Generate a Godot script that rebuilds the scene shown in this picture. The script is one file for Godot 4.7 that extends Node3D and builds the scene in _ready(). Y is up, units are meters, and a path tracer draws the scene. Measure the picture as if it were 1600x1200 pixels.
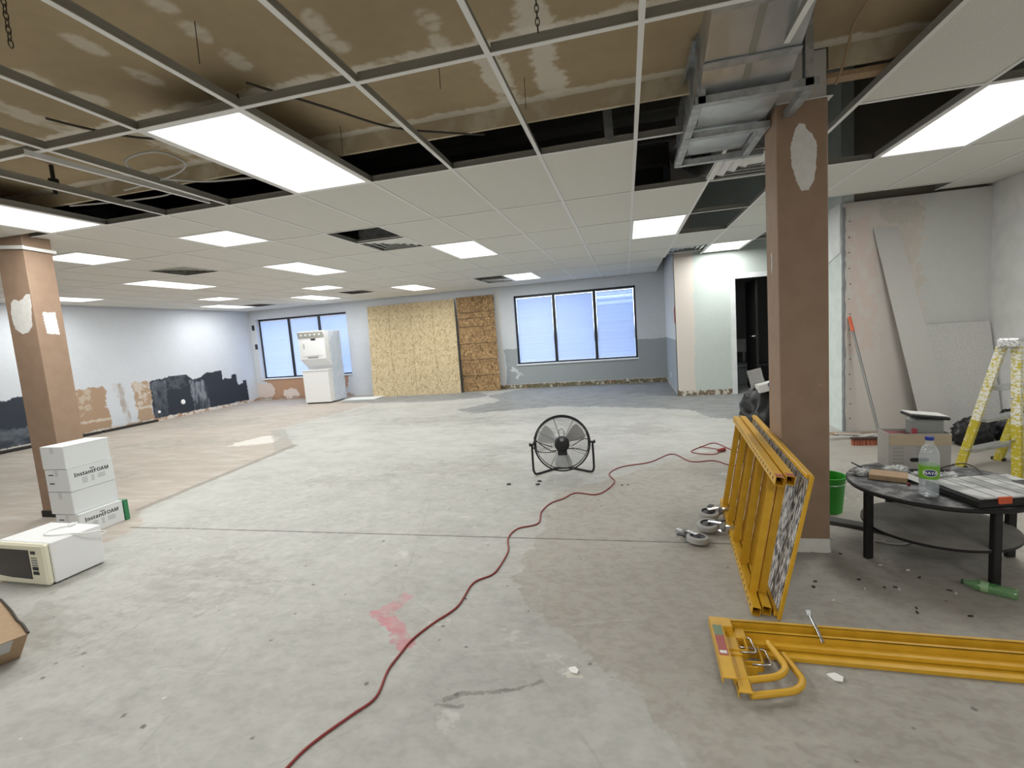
extends Node3D

const T := 0.6096
const X0 := 0.1125
const Z0 := -2.058
const CH := 2.511      # height of the ceiling grid
const UP := 2.70       # height of the bare drywall ceiling
const LIGHT := 3.0     # strength of each ceiling panel
var used := {}
var mats := {}
var uvf = null
var rng := RandomNumberGenerator.new()
var ceil_node: Node3D

func _ready():
	rng.seed = 4711
	camera_and_sky()
	make_materials()
	floor_and_walls()
	ceiling_grid()
	upper_ceiling()
	ceiling_lights()
	windows()
	columns()
	boards()
	big_objects()
	scaffold()
	table_corner()
	ladder_corner()
	small_things()

func camera_and_sky():
	var cam := Camera3D.new()
	cam.name = "camera"
	cam.fov = rad_to_deg(2.0 * atan(600.0 / 755.0))
	cam.position = Vector3(0, 1.37, 0)
	cam.rotation_order = EULER_ORDER_YXZ
	cam.rotation = Vector3(deg_to_rad(-5.969), deg_to_rad(13.644), deg_to_rad(-4.232))
	cam.near = 0.05
	cam.far = 200.0
	add_child(cam)
	cam.current = true
	var sm := ProceduralSkyMaterial.new()
	sm.sky_top_color = Color(0.66, 0.76, 0.94)
	sm.sky_horizon_color = Color(0.82, 0.88, 0.97)
	sm.ground_bottom_color = Color(0.42, 0.45, 0.5)
	sm.ground_horizon_color = Color(0.62, 0.68, 0.75)
	sm.energy_multiplier = 1.0
	sm.sky_energy_multiplier = 2.7
	sm.ground_energy_multiplier = 0.9
	var sky := Sky.new()
	sky.sky_material = sm
	var e := Environment.new()
	e.background_mode = Environment.BG_SKY
	e.sky = sky
	e.tonemap_mode = Environment.TONE_MAPPER_LINEAR
	e.tonemap_exposure = 1.0
	e.sdfgi_enabled = true
	e.ssao_enabled = true
	e.ssil_enabled = true
	var we := WorldEnvironment.new()
	we.name = "world_environment"
	we.environment = e
	add_child(we)

# ---------------------------------------------------------------- helpers
func nm(n: String, par: Node) -> String:
	var k := str(par.get_instance_id()) + n
	var c: int = used.get(k, 0)
	used[k] = c + 1
	return n if c == 0 else "%s_%03d" % [n, c]

func S() -> SurfaceTool:
	var s := SurfaceTool.new()
	s.begin(Mesh.PRIMITIVE_TRIANGLES)
	return s

func obj(n: String, s: SurfaceTool, m: Material, par: Node = null, at := Vector3.ZERO) -> MeshInstance3D:
	if par == null:
		par = self
	s.generate_normals()
	s.set_material(m)
	return inst(n, s.commit(), par, at)

func inst(n: String, mesh: Mesh, par: Node, at := Vector3.ZERO) -> MeshInstance3D:
	var o := MeshInstance3D.new()
	o.mesh = mesh
	o.name = nm(n, par)
	o.position = at
	o.cast_shadow = GeometryInstance3D.SHADOW_CASTING_SETTING_ON
	par.add_child(o, true)
	return o

func tag(o: Node, label: String, cat: String, group := "") -> Node:
	o.set_meta("label", label)
	o.set_meta("category", cat)
	if group != "":
		o.set_meta("group", group)
	return o

func thing(n: String, label: String, cat: String, at := Vector3.ZERO, turn := 0.0, group := "") -> Node3D:
	var o := Node3D.new()
	o.name = nm(n, self)
	add_child(o, true)
	o.position = at
	o.rotation.y = turn
	tag(o, label, cat, group)
	return o

func struct(o: Node) -> Node:
	o.set_meta("kind", "structure")
	return o

func stuff(o: Node) -> Node:
	o.set_meta("kind", "stuff")
	return o

func vtx(s: SurfaceTool, p: Vector3):
	s.set_uv(uvf.call(p) if uvf != null else Vector2(p.x + p.z, p.y))
	s.add_vertex(p)

func tri(s: SurfaceTool, a: Vector3, b: Vector3, c: Vector3, n: Vector3, g := -1):
	s.set_smooth_group(g)
	if (c - a).cross(b - a).dot(n) < 0.0:
		var t := b
		b = c
		c = t
	vtx(s, a); vtx(s, b); vtx(s, c)

func quad(s: SurfaceTool, a: Vector3, b: Vector3, c: Vector3, d: Vector3, n: Vector3, g := -1):
	s.set_smooth_group(g)
	if (c - a).cross(b - a).dot(n) < 0.0:
		var t := b
		b = d
		d = t
	vtx(s, a); vtx(s, b); vtx(s, c)
	vtx(s, a); vtx(s, c); vtx(s, d)

# box, with chamfered edges when r > 0
func box(s: SurfaceTool, c: Vector3, z: Vector3, r := 0.0, b := Basis()):
	var h := z * 0.5
	r = minf(r, minf(h.x, minf(h.y, h.z)) * 0.9)
	var P := func(sg: Vector3, ax: int) -> Vector3:
		var v := Vector3(sg.x * (h.x - (0.0 if ax == 0 else r)), sg.y * (h.y - (0.0 if ax == 1 else r)), sg.z * (h.z - (0.0 if ax == 2 else r)))
		return c + b * v
	for ax in 3:
		var u := (ax + 1) % 3
		var w := (ax + 2) % 3
		for sg in [-1.0, 1.0]:
			var q := []
			for k in [[-1.0, -1.0], [1.0, -1.0], [1.0, 1.0], [-1.0, 1.0]]:
				var v := Vector3()
				v[ax] = sg
				v[u] = k[0]
				v[w] = k[1]
				q.append(P.call(v, ax))
			var n := Vector3()
			n[ax] = sg
			quad(s, q[0], q[1], q[2], q[3], b * n)
	if r <= 0.0:
		return
	for ax in 3:
		var u := (ax + 1) % 3
		var w := (ax + 2) % 3
		for su in [-1.0, 1.0]:
			for sw in [-1.0, 1.0]:
				var v0 := Vector3()
				v0[u] = su
				v0[w] = sw
				var v1 := v0
				v0[ax] = -1.0
				v1[ax] = 1.0
				var n := Vector3()
				n[u] = su
				n[w] = sw
				quad(s, P.call(v0, u), P.call(v1, u), P.call(v1, w), P.call(v0, w), b * n)
	for sx in [-1.0, 1.0]:
		for sy in [-1.0, 1.0]:
			for sz in [-1.0, 1.0]:
				var v := Vector3(sx, sy, sz)
				tri(s, P.call(v, 0), P.call(v, 1), P.call(v, 2), b * v)

func bx(s: SurfaceTool, lo: Vector3, hi: Vector3, r := 0.0):
	box(s, (lo + hi) * 0.5, (hi - lo).abs(), r)

# straight bar of rectangular section from a to b
func bar(s: SurfaceTool, a: Vector3, b: Vector3, w: float, h: float, up := Vector3.UP, r := 0.0):
	var d := (b - a).normalized()
	var x := up.cross(d)
	if x.length() < 0.01:
		x = Vector3.RIGHT.cross(d)
	x = x.normalized()
	box(s, (a + b) * 0.5, Vector3(w, h, (b - a).length()), r, Basis(x, d.cross(x), d))

func spline(p: Array, sub := 6, closed := false) -> Array:
	var o := []
	var n := p.size()
	var last := n if closed else n - 1
	for i in last:
		var p0: Vector3 = p[(i - 1 + n) % n] if closed else p[maxi(i - 1, 0)]
		var p1: Vector3 = p[i]
		var p2: Vector3 = p[(i + 1) % n]
		var p3: Vector3 = p[(i + 2) % n] if closed else p[mini(i + 2, n - 1)]
		for k in sub:
			o.append(p1.cubic_interpolate(p2, p0, p3, float(k) / sub))
	if not closed:
		o.append(p[n - 1])
	return o

func tube(s: SurfaceTool, p: Array, r: float, n := 8, closed := false):
	var m := p.size()
	var rings := []
	var x := Vector3.ZERO
	for i in m:
		var a: Vector3 = p[(i - 1 + m) % m] if closed else p[maxi(i - 1, 0)]
		var b: Vector3 = p[(i + 1) % m] if closed else p[mini(i + 1, m - 1)]
		var d := (b - a).normalized()
		if x == Vector3.ZERO:
			x = d.cross(Vector3.UP)
			if x.length() < 0.1:
				x = d.cross(Vector3.RIGHT)
		x = (x - d * x.dot(d)).normalized()
		var y := d.cross(x)
		var ring := []
		for k in n:
			var t := TAU * k / n
			ring.append(p[i] + (x * cos(t) + y * sin(t)) * r)
		rings.append(ring)
	for i in (m if closed else m - 1):
		var c: Vector3 = p[i]
		for k in n:
			var k2 := (k + 1) % n
			var a: Vector3 = rings[i][k]
			quad(s, a, rings[i][k2], rings[(i + 1) % m][k2], rings[(i + 1) % m][k], a + rings[i][k2] - c * 2.0, 1)
	if not closed:
		for e in [0, m - 1]:
			var dir: Vector3 = (p[0] - p[1]) if e == 0 else (p[m - 1] - p[m - 2])
			for k in range(1, n - 1):
				tri(s, rings[e][0], rings[e][k], rings[e][k + 1], dir)

func cyl(s: SurfaceTool, a: Vector3, b: Vector3, r0: float, r1: float, n := 16):
	var d := (b - a).normalized()
	var x := d.cross(Vector3.UP)
	if x.length() < 0.1:
		x = d.cross(Vector3.RIGHT)
	lathe(s, [Vector2(0, 0), Vector2(r0, 0), Vector2(r1, (b - a).length()), Vector2(0, (b - a).length())], n, Transform3D(Basis(x.normalized(), d, x.normalized().cross(d)), a))

# profile of Vector2(radius, height) turned about the local y axis; sharp corners stay sharp
func lathe(s: SurfaceTool, prof: Array, n: int, xf := Transform3D(), smooth := false):
	for j in prof.size() - 1:
		var p: Vector2 = prof[j]
		var q: Vector2 = prof[j + 1]
		var t := q - p
		var nr := Vector2(t.y, -t.x)
		for k in n:
			var a0 := TAU * k / n
			var a1 := TAU * (k + 1) / n
			var am := (a0 + a1) * 0.5
			var v := [Vector3(cos(a0) * p.x, p.y, sin(a0) * p.x), Vector3(cos(a1) * p.x, p.y, sin(a1) * p.x), Vector3(cos(a1) * q.x, q.y, sin(a1) * q.x), Vector3(cos(a0) * q.x, q.y, sin(a0) * q.x)]
			var nn := xf.basis * Vector3(cos(am) * nr.x, nr.y, sin(am) * nr.x)
			var g := 2 if smooth else 3 + j
			if p.x < 1e-5:
				tri(s, xf * v[0], xf * v[2], xf * v[3], nn, g)
			elif q.x < 1e-5:
				tri(s, xf * v[0], xf * v[1], xf * v[2], nn, g)
			else:
				quad(s, xf * v[0], xf * v[1], xf * v[2], xf * v[3], nn, g)

# polygon in the local xy plane pushed out along local z from 0 to d
func prism(s: SurfaceTool, poly: Array, xf: Transform3D, d: float):
	var pv := PackedVector2Array(poly)
	var ids := Geometry2D.triangulate_polygon(pv)
	var area := 0.0
	for i in pv.size():
		area += pv[i].cross(pv[(i + 1) % pv.size()])
	for z in [0.0, d]:
		var n := xf.basis.z * (1.0 if (z == d) == (d > 0.0) else -1.0)
		for k in range(0, ids.size(), 3):
			tri(s, xf * Vector3(pv[ids[k]].x, pv[ids[k]].y, z), xf * Vector3(pv[ids[k + 1]].x, pv[ids[k + 1]].y, z), xf * Vector3(pv[ids[k + 2]].x, pv[ids[k + 2]].y, z), n)
	for i in pv.size():
		var a := pv[i]
		var b := pv[(i + 1) % pv.size()]
		var e := b - a
		var n := xf.basis * Vector3(e.y, -e.x, 0) * signf(area)
		quad(s, xf * Vector3(a.x, a.y, 0), xf * Vector3(b.x, b.y, 0), xf * Vector3(b.x, b.y, d), xf * Vector3(a.x, a.y, d), n)

# ragged outline around a polygon
func ragged(poly: Array, step: float, amp: float) -> Array:
	var o := []
	for i in poly.size():
		var a: Vector2 = poly[i]
		var b: Vector2 = poly[(i + 1) % poly.size()]
		var k := maxi(1, int((b - a).length() / step))
		for j in k:
			o.append(a.lerp(b, float(j) / k) + Vector2(rng.randf_range(-amp, amp), rng.randf_range(-amp, amp)))
	return o

func oval(cx: float, cy: float, rx: float, ry: float, n := 14, amp := 0.12) -> Array:
	var o := []
	for k in n:
		var q := 1.0 + rng.randf_range(-amp, amp)
		o.append(Vector2(cx + cos(TAU * k / n) * rx * q, cy + sin(TAU * k / n) * ry * q))
	return o

# lump: a sphere pushed in and out by noise, flattened at the floor
func lump(s: SurfaceTool, c: Vector3, r: Vector3, amp: float, freq: float, sd: int, floor_y := 0.0, nu := 26, nv := 16):
	var fn := FastNoiseLite.new()
	fn.seed = sd
	fn.frequency = freq
	fn.fractal_octaves = 3
	fn.fractal_type = FastNoiseLite.FRACTAL_RIDGED
	var P := func(i: int, j: int) -> Vector3:
		var a := TAU * (i % nu) / nu
		var b := PI * j / nv
		var d := Vector3(sin(b) * cos(a), cos(b), sin(b) * sin(a))
		var p := c + d * r * (1.0 + amp * fn.get_noise_3dv(d * 1.0))
		p.y = maxf(p.y, floor_y)
		return p
	for i in nu:
		for j in nv:
			var a: Vector3 = P.call(i, j)
			var b: Vector3 = P.call(i + 1, j)
			var e: Vector3 = P.call(i + 1, j + 1)
			var f: Vector3 = P.call(i, j + 1)
			var n := (a + b + e + f) * 0.25 - c
			if j == 0:
				tri(s, a, e, f, n, 1)
			elif j == nv - 1:
				tri(s, a, b, f, n, 1)
			else:
				quad(s, a, b, e, f, n, 1)

func text_on(par: Node, words: String, size: float, at: Vector3, basis: Basis, m: Material, serif := false, depth := 0.0015, bend := 0.0, bold := false) -> MeshInstance3D:
	var f := SystemFont.new()
	f.font_names = PackedStringArray(["Droid Serif" if serif else "Droid Sans"])
	f.font_weight = 700 if bold else 400
	var tm := TextMesh.new()
	tm.text = words
	tm.font = f
	tm.font_size = 64
	tm.pixel_size = size / 64.0
	tm.depth = depth
	tm.material = m
	var mesh: Mesh = tm
	if bend > 0.0:
		var am := ArrayMesh.new()
		for si in tm.get_surface_count():
			var a := tm.surface_get_arrays(si)
			var v: PackedVector3Array = a[Mesh.ARRAY_VERTEX]
			for i in v.size():
				var t := v[i].x / bend
				v[i] = Vector3(sin(t) * (bend + v[i].z), v[i].y, cos(t) * (bend + v[i].z))
			a[Mesh.ARRAY_VERTEX] = v
			a[Mesh.ARRAY_NORMAL] = null
			a[Mesh.ARRAY_TANGENT] = null
			var b := SurfaceTool.new()
			b.begin(Mesh.PRIMITIVE_TRIANGLES)
			var ids: PackedInt32Array = a[Mesh.ARRAY_INDEX] if a[Mesh.ARRAY_INDEX] != null else PackedInt32Array(range(v.size()))
			b.set_smooth_group(-1)
			for id in ids:
				b.add_vertex(v[id])
			b.generate_normals()
			b.commit(am)
		for si in am.get_surface_count():
			am.surface_set_material(si, m)
		mesh = am
	var o := inst("lettering", mesh, par, at)
	o.basis = basis
	return o

# ---------------------------------------------------------------- materials
func mat(c: Color, rough := 0.8, metal := 0.0) -> StandardMaterial3D:
	var m := StandardMaterial3D.new()
	m.albedo_color = c
	m.roughness = rough
	m.metallic = metal
	return m

func c8(r: int, g: int, b: int) -> Color:
	return Color8(r, g, b)

func noise_img(w: int, freq: float, sd: int, oct := 4, type := FastNoiseLite.TYPE_SIMPLEX_SMOOTH) -> Image:
	var fn := FastNoiseLite.new()
	fn.noise_type = type
	fn.seed = sd
	fn.frequency = freq
	fn.fractal_octaves = oct
	return fn.get_seamless_image(w, w, false, false, 0.15, true)

# grain between two colours, laid on in world space; scale = repeats per metre
func grain(a: Color, b: Color, freq: float, scale: float, sd: int, rough := 0.85, lo := 0.25, hi := 0.75, metal := 0.0, stretch := Vector3.ONE, world := true) -> StandardMaterial3D:
	var im := noise_img(256, freq, sd)
	var d := im.get_data()
	var out := PackedByteArray()
	out.resize(256 * 256 * 3)
	for i in 256 * 256:
		var t := smoothstep(lo, hi, d[i] / 255.0)
		var c := a.lerp(b, t)
		out[i * 3] = c.r8
		out[i * 3 + 1] = c.g8
		out[i * 3 + 2] = c.b8
	var m := mat(Color.WHITE, rough, metal)
	m.albedo_texture = ImageTexture.create_from_image(Image.create_from_data(256, 256, false, Image.FORMAT_RGB8, out))
	m.uv1_triplanar = true
	m.uv1_world_triplanar = world
	m.uv1_scale = stretch * scale
	return m

# canvas: an image in metres, painted with ragged patches of paint, plaster and glue
class Canvas:
	var im: Image
	var o: Vector2
	var ppm: float
	var feather := 0.0
	var n1 := FastNoiseLite.new()
	var n2 := FastNoiseLite.new()
	func _init(origin: Vector2, size: Vector2, px: float, base: Color, sd: int, var_amt := 0.03):
		o = origin
		ppm = px
		im = Image.create(int(size.x * px), int(size.y * px), false, Image.FORMAT_RGB8)
		n1.seed = sd
		n1.frequency = 2.2
		n1.fractal_octaves = 4
		n2.seed = sd + 7
		n2.frequency = 9.0
		n2.fractal_octaves = 3
		for y in im.get_height():
			for x in im.get_width():
				var p := o + Vector2(x, y) / ppm
				var k := 1.0 + var_amt * (n1.get_noise_2dv(p * 0.5) + 0.6 * n2.get_noise_2dv(p))
				im.set_pixel(x, y, Color(base.r * k, base.g * k, base.b * k))
	# wobble in metres, cover 0..1, holes: share of the patch that noise leaves bare, streak stretches the noise
	func patch(poly: Array, c: Color, wobble := 0.03, cover := 1.0, holes := 0.0, streak := Vector2.ONE, soft := 0.12):
		var pv := PackedVector2Array(poly)
		var lo := pv[0]
		var hi := pv[0]
		for q in pv:
			lo = lo.min(q)
			hi = hi.max(q)
		lo = ((lo - o - Vector2.ONE * wobble * 2.0) * ppm).max(Vector2.ZERO)
		hi = ((hi - o + Vector2.ONE * wobble * 2.0) * ppm).min(Vector2(im.get_size()) - Vector2.ONE)
		for y in range(int(lo.y), int(hi.y) + 1):
			for x in range(int(lo.x), int(hi.x) + 1):
				var p := o + Vector2(x, y) / ppm
				var w := p + Vector2(n1.get_noise_2dv(p * 1.7), n1.get_noise_2dv(p * 1.7 + Vector2(31, 17))) * wobble + Vector2(n2.get_noise_2dv(p * 2.0), n2.get_noise_2dv(p * 2.0 + Vector2(11, 3))) * wobble * 0.5
				var a := cover
				if feather > 0.0:
					var hit := 0
					for f in 8:
						if Geometry2D.is_point_in_polygon(w + Vector2.from_angle(f * 2.4 + x * 1.7 + y * 2.9) * feather * (0.25 + 0.75 * (f % 4) / 3.0), pv):
							hit += 1
					if hit == 0:
						continue
					a *= hit / 8.0
				elif not Geometry2D.is_point_in_polygon(w, pv):
					continue
				if holes > 0.0:
					var t := n1.get_noise_2dv(p * streak * 1.6 + Vector2(5, 9)) * 0.7 + n2.get_noise_2dv(p * streak) * 0.5
					a *= smoothstep(holes - 0.5 - soft, holes - 0.5 + soft, t)
				var b := im.get_pixel(x, y)
				im.set_pixel(x, y, b.lerp(c, a))
	func material(rough: float, spec := 0.5) -> StandardMaterial3D:
		var m := StandardMaterial3D.new()
		m.albedo_texture = ImageTexture.create_from_image(im)
		m.roughness = rough
		m.metallic_specular = spec
		return m

func rect(a: float, b: float, c: float, d: float) -> Array:
	return [Vector2(a, b), Vector2(c, b), Vector2(c, d), Vector2(a, d)]

func pts(a: Array) -> Array:
	var o := []
	for i in range(0, a.size(), 2):
		o.append(Vector2(a[i], a[i + 1]))
	return o

func make_materials():
	mats.white = grain(c8(222, 224, 224), c8(230, 232, 232), 0.02, 0.7, 3, 0.75)
	mats.tile = grain(c8(208, 207, 200), c8(224, 223, 216), 0.16, 3.4, 5, 0.95, 0.25, 0.5)
	mats.grid = mat(c8(232, 232, 230), 0.5)
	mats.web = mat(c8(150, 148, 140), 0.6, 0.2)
	mats.steel = grain(c8(164, 167, 170), c8(186, 189, 192), 0.02, 2.0, 8, 0.4, 0.3, 0.7, 0.6)
	mats.duct = grain(c8(196, 199, 202), c8(214, 217, 220), 0.012, 1.5, 9, 0.28, 0.3, 0.7, 0.75)
	mats.black = mat(c8(20, 20, 22), 0.5)
	mats.plenum = mat(c8(46, 44, 42), 0.95)
	mats.column = grain(c8(150, 125, 105), c8(155, 130, 110), 0.02, 1.2, 11, 0.7)
	mats.mud = grain(c8(222, 220, 216), c8(228, 226, 223), 0.03, 2.0, 12, 0.9)
	mats.yellow = grain(c8(208, 160, 40), c8(216, 168, 46), 0.02, 2.0, 13, 0.4)
	mats.chrome = mat(c8(205, 208, 212), 0.22, 0.95)
	mats.rubber = grain(c8(120, 120, 122), c8(150, 150, 150), 0.05, 8.0, 14, 0.7)
	mats.card = grain(c8(166, 140, 112), c8(172, 146, 118), 0.04, 3.0, 15, 0.9)
	mats.whitebox = mat(c8(224, 227, 228), 0.7)
	mats.appliance = mat(c8(232, 233, 234), 0.35)
	mats.cream = mat(c8(226, 222, 200), 0.4)
	mats.glassdark = mat(c8(22, 24, 27), 0.08)
	mats.print = mat(c8(46, 48, 52), 0.8)
	mats.greyprint = mat(c8(140, 143, 146), 0.8)
	mats.frame = mat(c8(34, 36, 42), 0.45)
	mats.paper = mat(c8(236, 236, 234), 0.85)
	mats.bag = mat(c8(26, 27, 30), 0.35)
	mats.wire = mat(c8(190, 190, 188), 0.5)
	mats.darkwire = mat(c8(58, 52, 46), 0.6)
	mats.red = mat(c8(138, 52, 50), 0.5)
	mats.drywall = mat(c8(196, 194, 190), 0.9)
	mats.alu = grain(c8(178, 180, 182), c8(206, 208, 210), 0.03, 5.0, 22, 0.35, 0.3, 0.7, 0.8)
	var g := mat(Color(0.9, 0.95, 1.0, 0.12), 0.02)
	g.transparency = BaseMaterial3D.TRANSPARENCY_ALPHA
	mats.pane = g
	var clear := mat(Color(0.93, 0.97, 1.0, 0.22), 0.08)
	clear.transparency = BaseMaterial3D.TRANSPARENCY_ALPHA
	mats.clear = clear
	var blind := mat(c8(226, 230, 236), 0.6)
	blind.backlight_enabled = true
	blind.backlight = Color(0.75, 0.8, 0.86)
	mats.blind = blind

# wall slab with rectangular holes; axis 2 faces +-z at depth d, axis 0 faces +-x
func wall(n: String, axis: int, d: float, thick: float, a0: float, a1: float, y0: float, y1: float, holes: Array, m: Material) -> MeshInstance3D:
	var us := [a0, a1]
	var vs := [y0, y1]
	for h in holes:
		us.append_array([h[0], h[2]])
		vs.append_array([h[1], h[3]])
	us.sort()
	vs.sort()
	var s := S()
	for i in us.size() - 1:
		for j in vs.size() - 1:
			if us[i + 1] - us[i] < 1e-4 or vs[j + 1] - vs[j] < 1e-4:
				continue
			var c := Vector2((us[i] + us[i + 1]) / 2, (vs[j] + vs[j + 1]) / 2)
			var inside := false
			for h in holes:
				if c.x > h[0] and c.x < h[2] and c.y > h[1] and c.y < h[3]:
					inside = true
			if inside:
				continue
			var lo := Vector3(us[i], vs[j], d)
			var hi := Vector3(us[i + 1], vs[j + 1], d + thick)
			if axis == 0:
				lo = Vector3(d, vs[j], us[i])
				hi = Vector3(d + thick, vs[j + 1], us[i + 1])
			bx(s, lo.min(hi), lo.max(hi))
	var o := obj(n, s, m)
	struct(o)
	return o

func floor_and_walls():
	# ---- floor: poured concrete with glue, paint and old screed edges
	var grey := c8(170, 169, 165)
	var tan := pts([-11, 4, -4.0, 4, -4.0, -3.05, -4.48, -3.43, -4.58, -4.42, -4.74, -5.94, -6.02, -7.11, -5.94, -8.58, -5.76, -10.5, -6.2, -12, -11, -12])
	var dark := pts([-3.2, -8.62, -2.75, -8.15, -1.3, -8.62, -0.2, -8.3, 0.93, -7.8, 1.02, -7.15, 1.3, -6.95, 1.65, -6.75, 3.0, -6.9, 3.0, -12, -2.2, -12, -3.3, -10.2, -4.4, -9.9, -6.8, -10.3, -7.0, -11.0, -3.6, -11.3, -2.6, -9.6])
	var brown := pts([4, 4, 4, -6.2, 1.6, -6.0, 0.4, -4.9, -0.64, -3.94, -0.64, -3.15, -0.68, -2.53, -0.49, -2.18, -0.01, -1.70, 0.12, -1.42, 0.4, 0.2, 0.4, 4])
	var layers := func(cv: Canvas, near: bool):
		cv.patch(rect(-11, -12, 4, 5), c8(186, 186, 182), 0.0, 0.5, 0.48, Vector2(0.5, 0.9), 0.35)
		cv.patch(tan, c8(174, 167, 160), 0.06, 0.9)
		cv.patch(tan, c8(194, 188, 180), 0.02, 0.45, 0.5, Vector2(0.3, 1.0), 0.5)
		cv.patch(tan, c8(156, 142, 128), 0.02, 0.45, 0.35, Vector2(0.3, 1.4), 0.45)
		cv.patch(dark, c8(116, 117, 117), 0.10, 0.75)
		cv.patch(dark, c8(156, 160, 160), 0.05, 0.5, 0.42, Vector2(0.5, 1.3), 0.25)
		cv.patch(brown, c8(156, 149, 139), 0.06, 0.75)
		cv.patch(brown, c8(168, 163, 155), 0.02, 0.6, 0.5, Vector2(0.6, 1.0), 0.35)
		cv.patch(pts([-5.85, -5.9, -5.96, -6.2, -5.8, -6.7, -5.4, -6.45, -5.3, -6.1]), c8(204, 200, 194), 0.08)
		cv.patch(pts([-4.8, -5.6, -4.55, -5.7, -5.9, -7.2, -6.1, -7.1]), c8(150, 148, 142), 0.04, 0.6)
		cv.patch(pts([-4.52, -3.4, -4.44, -3.4, -4.68, -5.95, -4.78, -5.95]), c8(126, 120, 112), 0.015, 0.6)
		# trodden dirt
		for q in [[-1.75, -4.7, 0.75, 0.28], [-2.9, -4.3, 0.5, 0.2], [-1.2, -5.6, 0.8, 0.3], [-0.4, -6.4, 0.9, 0.35], [-2.6, -2.3, 0.45, 0.3], [-3.1, -1.7, 0.4, 0.3], [-7.2, -6.2, 1.1, 0.4], [-8.3, -8.0, 1.2, 0.5], [-6.8, -4.4, 0.8, 0.3], [-5.6, -8.8, 0.8, 0.5], [-1.9, -7.4, 0.9, 0.4], [0.9, -3.9, 0.6, 0.5], [1.0, -1.6, 0.7, 0.4], [-3.4, -7.6, 0.7, 0.4]]:
			cv.patch(oval(q[0], q[1], q[2], q[3], 18, 0.25), c8(140, 137, 131), 0.25, 0.42, 0.42, Vector2(0.7, 2.2), 0.35)
		# saw cuts
		cv.patch(rect(-4.1, -3.045, 0.62, -3.03), c8(92, 90, 86), 0.004, 0.9)
		cv.patch(rect(-1.0, -4.605, 0.9, -4.585), c8(130, 128, 122), 0.006, 0.5)
		if near:
			# pink chalk arrow
			cv.patch(pts([-1.27, -2.29, -1.19, -2.25, -1.235, -2.1, -1.33, -2.07]), c8(200, 132, 140), 0.03, 0.75, 0.25, Vector2(2, 2), 0.4)
			cv.patch(pts([-1.34, -2.11, -1.23, -2.11, -0.99, -1.88, -1.06, -1.84]), c8(200, 122, 132), 0.03, 0.8, 0.22, Vector2(2, 2), 0.4)
			# rubber scuff
			cv.patch(pts([-0.76, -1.585, -0.69, -1.635, -0.47, -1.685, -0.385, -1.745, -0.375, -1.73, -0.46, -1.67, -0.68, -1.615, -0.745, -1.57]), c8(110, 107, 102), 0.012, 0.75, 0.3)
			cv.patch(pts([-0.78, -1.565, -0.66, -1.572, -0.66, -1.555, -0.78, -1.55]), c8(112, 110, 106), 0.01, 0.6)
			# long faint slab lines and scuffs
			for q in [[-2.2, -2.9, -1.75, -1.2], [-3.0, -2.95, -2.6, -1.6], [-1.75, -3.9, -1.25, -2.2], [-0.9, -3.9, -1.5, -2.3], [-0.5, -1.9, 0.2, -0.9], [-2.6, -3.0, -2.55, -1.5], [0.3, -2.6, 0.9, -2.2]]:
				var a := Vector2(q[0], q[1])
				var b := Vector2(q[2], q[3])
				var w := (b - a).orthogonal().normalized() * 0.006
				cv.patch([a - w, b - w, b + w, a + w], c8(150, 148, 143), 0.004, 0.45, 0.45, Vector2.ONE, 0.3)
			for q in [[0.78, -4.45], [-1.25, -3.35], [-1.5, -2.75], [-0.7, -1.5], [-0.35, -1.85], [0.1, -1.4], [-0.95, -2.05], [-0.55, -2.0]]:
				cv.patch(oval(q[0], q[1], 0.06, 0.05), c8(206, 206, 202), 0.06, 0.6, 0.55, Vector2(3, 3))
			for k in 150:
				var p := Vector2(rng.randf_range(-3.4, 2.2), rng.randf_range(-4.6, -1.0))
				var r := rng.randf_range(0.004, 0.011)
				cv.patch(oval(p.x, p.y, r, r, 7), c8(92, 90, 86) if k % 3 else c8(220, 220, 216), 0.004, 0.8)
			for k in 40:
				var a := Vector2(rng.randf_range(-3.4, 1.2), rng.randf_range(-4.4, -1.0))
				var b := a + Vector2.from_angle(rng.randf_range(-0.8, 0.8)) * rng.randf_range(0.08, 0.4)
				var w := (b - a).orthogonal().normalized() * 0.003
				cv.patch([a - w, b - w, b + w, a + w], c8(150, 148, 142) if k % 2 else c8(200, 200, 196), 0.01, 0.45)
			cv.patch(pts([-0.30, -1.83, -0.25, -1.82, -0.23, -1.78, -0.29, -1.77]), c8(218, 214, 204), 0.02)
			cv.patch(rect(-3.8, -4.9, 2.4, 0.5), c8(150, 147, 140), 0.0, 0.22, 0.3, Vector2(1.3, 1.3), 0.3)
			cv.patch(rect(-3.8, -4.9, 2.4, 0.5), c8(214, 214, 210), 0.0, 0.16, 0.4, Vector2(2.5, 4), 0.3)
	var far := Canvas.new(Vector2(-10.5, -11.9), Vector2(14.4, 16.2), 64.0, grey, 31, 0.06)
	layers.call(far, false)
	var near := Canvas.new(Vector2(-3.8, -4.9), Vector2(6.2, 5.4), 190.0, grey, 31, 0.06)
	layers.call(near, true)
	var mf := far.material(0.62, 0.35)
	var mn := near.material(0.62, 0.35)
	var fl := S()
	uvf = func(p: Vector3) -> Vector2: return Vector2((p.x + 10.5) / 14.4, (p.z + 11.9) / 16.2)
	for q in [[-10.4, -4.9, -3.8, 0.5], [2.4, -4.9, 3.8, 0.5], [-10.4, 0.5, 3.8, 4.2], [-10.4, -11.8, 3.8, -4.9]]:
		bx(fl, Vector3(q[0], -0.12, q[1]), Vector3(q[2], 0, q[3]))
	var fo := obj("floor", fl, mf)
	struct(fo)
	var fl2 := S()
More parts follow.
